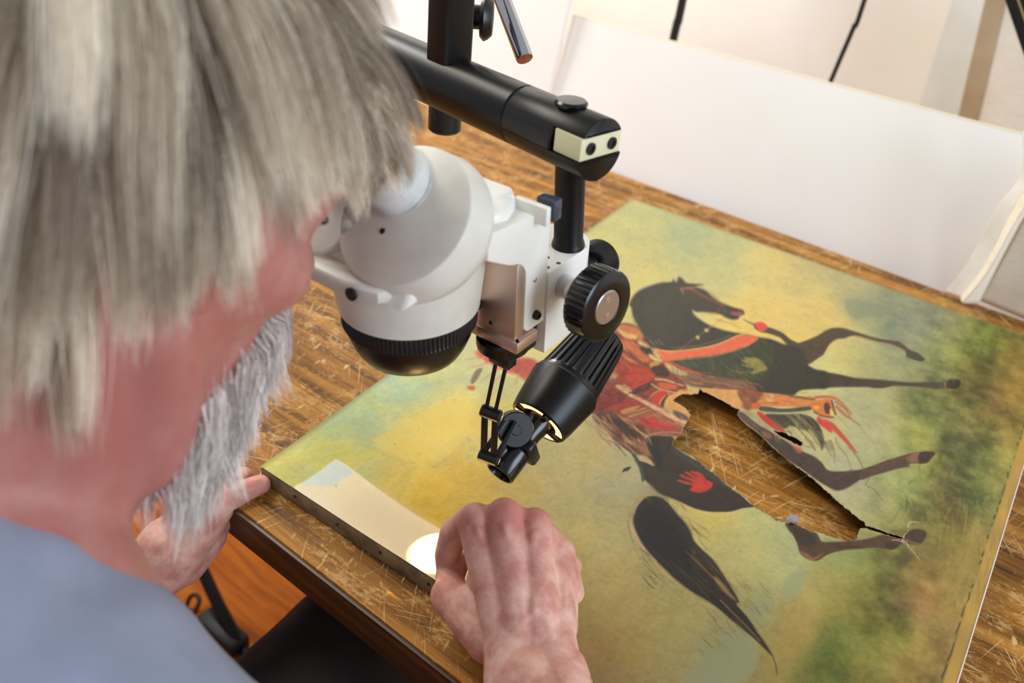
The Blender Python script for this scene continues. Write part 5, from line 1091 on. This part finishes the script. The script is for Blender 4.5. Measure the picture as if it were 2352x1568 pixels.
def hair_nodes(c1, c2, c3):
    def f(nt, b):
        n = N(nt); a = n.n('ShaderNodeVertexColor'); a.layer_name = 'tone'
        nt.links.new(n.ramp(a.outputs[0], [(.1, c1), (.5, c2), (.9, c3)]), b.inputs['Base Color'])
    return f
hair_m = mat('grey_hair', (170, 160, 145), .5, spec=.35, nodes=hair_nodes((140, 124, 106), (212, 197, 172), (254, 244, 222)))
beard_m = mat('grey_beard', (200, 195, 195), .5, spec=.35, nodes=hair_nodes((164, 152, 144), (232, 222, 214), (255, 250, 244)))
scalp_c = hp(0, -.012, .028)
def scalp(n, seed, test):
    r = np.random.default_rng(seed); v_ = r.normal(0, 1, (n*6, 3)); v_ /= np.linalg.norm(v_, axis=1)[:, None]
    v_ = v_[[test(a) for a in v_]][:n]; e = np.array([.078, .099, .088]); return scalp_c + (v_*e) @ np.stack(AXH), (v_/e/np.linalg.norm(v_/e, axis=1)[:, None]) @ np.stack(AXH), v_
def t1(a):                                                 # hairline: right, forward, up on a unit sphere
    r_, f_, u_ = a
    if f_ > .62: return u_ > .36
    if f_ > -.05: return u_ > .02 + .5*(f_+.05)
    return u_ > -.15 + .75*(f_+.05)
ro, no, vv_ = scalp(3600, 5, t1)
crown = hp(0, -.05, .112); away = ro-crown; away -= no*np.sum(away*no, 1)[:, None]; away /= np.linalg.norm(away, axis=1)[:, None]+1e-6
fr = np.clip((vv_[:, 1]-.1)*1.6, 0, 1)
dirs = no*(.50+.35*fr[:, None]) + away*.75 + F_*.10*(vv_[:, 1:2] > 0)
ln = .036 + .040*np.clip(vv_[:, 2]+.05, 0, 1) + .012*fr + .110*np.clip(-vv_[:, 1]+.10, 0, .62)
down = np.array([0, 0, -1.])
grow('hair', ro, dirs, ln, .00022, 9, down*.50 - U_*.22, (scalp_c, .083, .104, .093), hair_m, 9, lock=15, spread=.0042, curl=.0068, label='thick tousled grey hair', guides=380, gdir=.30, pull=.15, tonev=.27)
# moustache and beard
def patch(n, seed, f):
    r = np.random.default_rng(seed); return np.array([f(*r.uniform(0, 1, 3)) for _ in range(n)])
bc = hp(0, .045, -.055)
def bq(a, b_, c):
    th_ = -math.pi*.60 + a*math.pi*1.05; u0 = -.050-.070*b_ - .045*max(0., math.sin(th_)-.55)*2
    return hp(.054*math.sin(th_), .034+.054*math.cos(th_), max(u0, -.135))
rb = patch(1300, 15, bq); nb2 = rb-bc; nb2 /= np.linalg.norm(nb2, axis=1)[:, None]
grow('beard', rb, nb2*.75 + F_*.10 - U_*.65, np.random.default_rng(3).uniform(.022, .046, len(rb)), .00022, 9, down*.45 - F_*.10, (bc, .055, .058, .060), beard_m, 21, lock=17, spread=.0045, curl=.0100, label='full pale grey beard', guides=200, gdir=.20, pull=.10)
rt_ = patch(420, 16, lambda a, b_, c: hp(.020+.020*a, .072-.040*a, -.118-.016*b_-.008*a))
grow('throat_beard', rt_, np.repeat((Rt*.1-U_*.7-F_*.25)[None], len(rt_), 0), np.random.default_rng(4).uniform(.018, .036, len(rt_)), .00022, 9, down*.5-F_*.35, (bc, .05, .05, .05), beard_m, 23, lock=17, spread=.0050, curl=.0100, guides=60, gdir=.3)
me_ = patch(170, 18, lambda a, b_, c: hp(.034*(a-.5)*2, .094-.020*abs(a-.5)*2, -.052-.008*b_))
grow('moustache', me_, np.repeat((F_*.6-U_*.8)[None], len(me_), 0) + (me_-hp(0, .06, -.05))*4, np.full(len(me_), .024), .0002, 6, down*.5, (bc, .03, .03, .03), beard_m, 22, lock=14, spread=.003, curl=.004)
# eyebrow
eb = patch(90, 19, lambda a, b_, c: hp((.018+.032*a)*(1 if c > .5 else -1), .092-.012*a, .036+.004*b_))
grow('eyebrows', eb, np.repeat((F_*.9+U_*.2)[None], len(eb), 0), np.full(len(eb), .009), .0002, 5, down*.3, (bc, .03, .03, .03), beard_m, 24, lock=10, spread=.0025)
# spectacle-free eyes: dark irises
eye_m = mat('eye', (40, 34, 30), .1)
for s in (-1, 1): MB().ball(hp(.030*s, .0885, .004), .0065, .004, .0035, AXH, 14, 8).build('eye', eye_m, ps, 180)

# the stool under the sitter
stl = thing('stool', 'dark round wooden stool under the person in the blue-grey shirt', 'stool', (float(hip[0]), float(hip[1]), 0))
stool_m = mat('dark_wood', (70, 44, 26), .5)
MB().lathe([(.17, .315), (.185, .322), (.185, .338), (.17, .347), (0, .349)], Matrix.Translation((float(hip[0]), float(hip[1]), 0)), 56).build('seat', stool_m, stl)
for k in range(4):
    a_ = math.radians(45+90*k); e_ = np.array([math.cos(a_), math.sin(a_), 0]); MB().cyl(hip*[1, 1, 0]+e_*.17+[0, 0, .001], hip*[1, 1, 0]+e_*.12+[0, 0, .318], .014, .017, 20).build('leg', stool_m, stl)
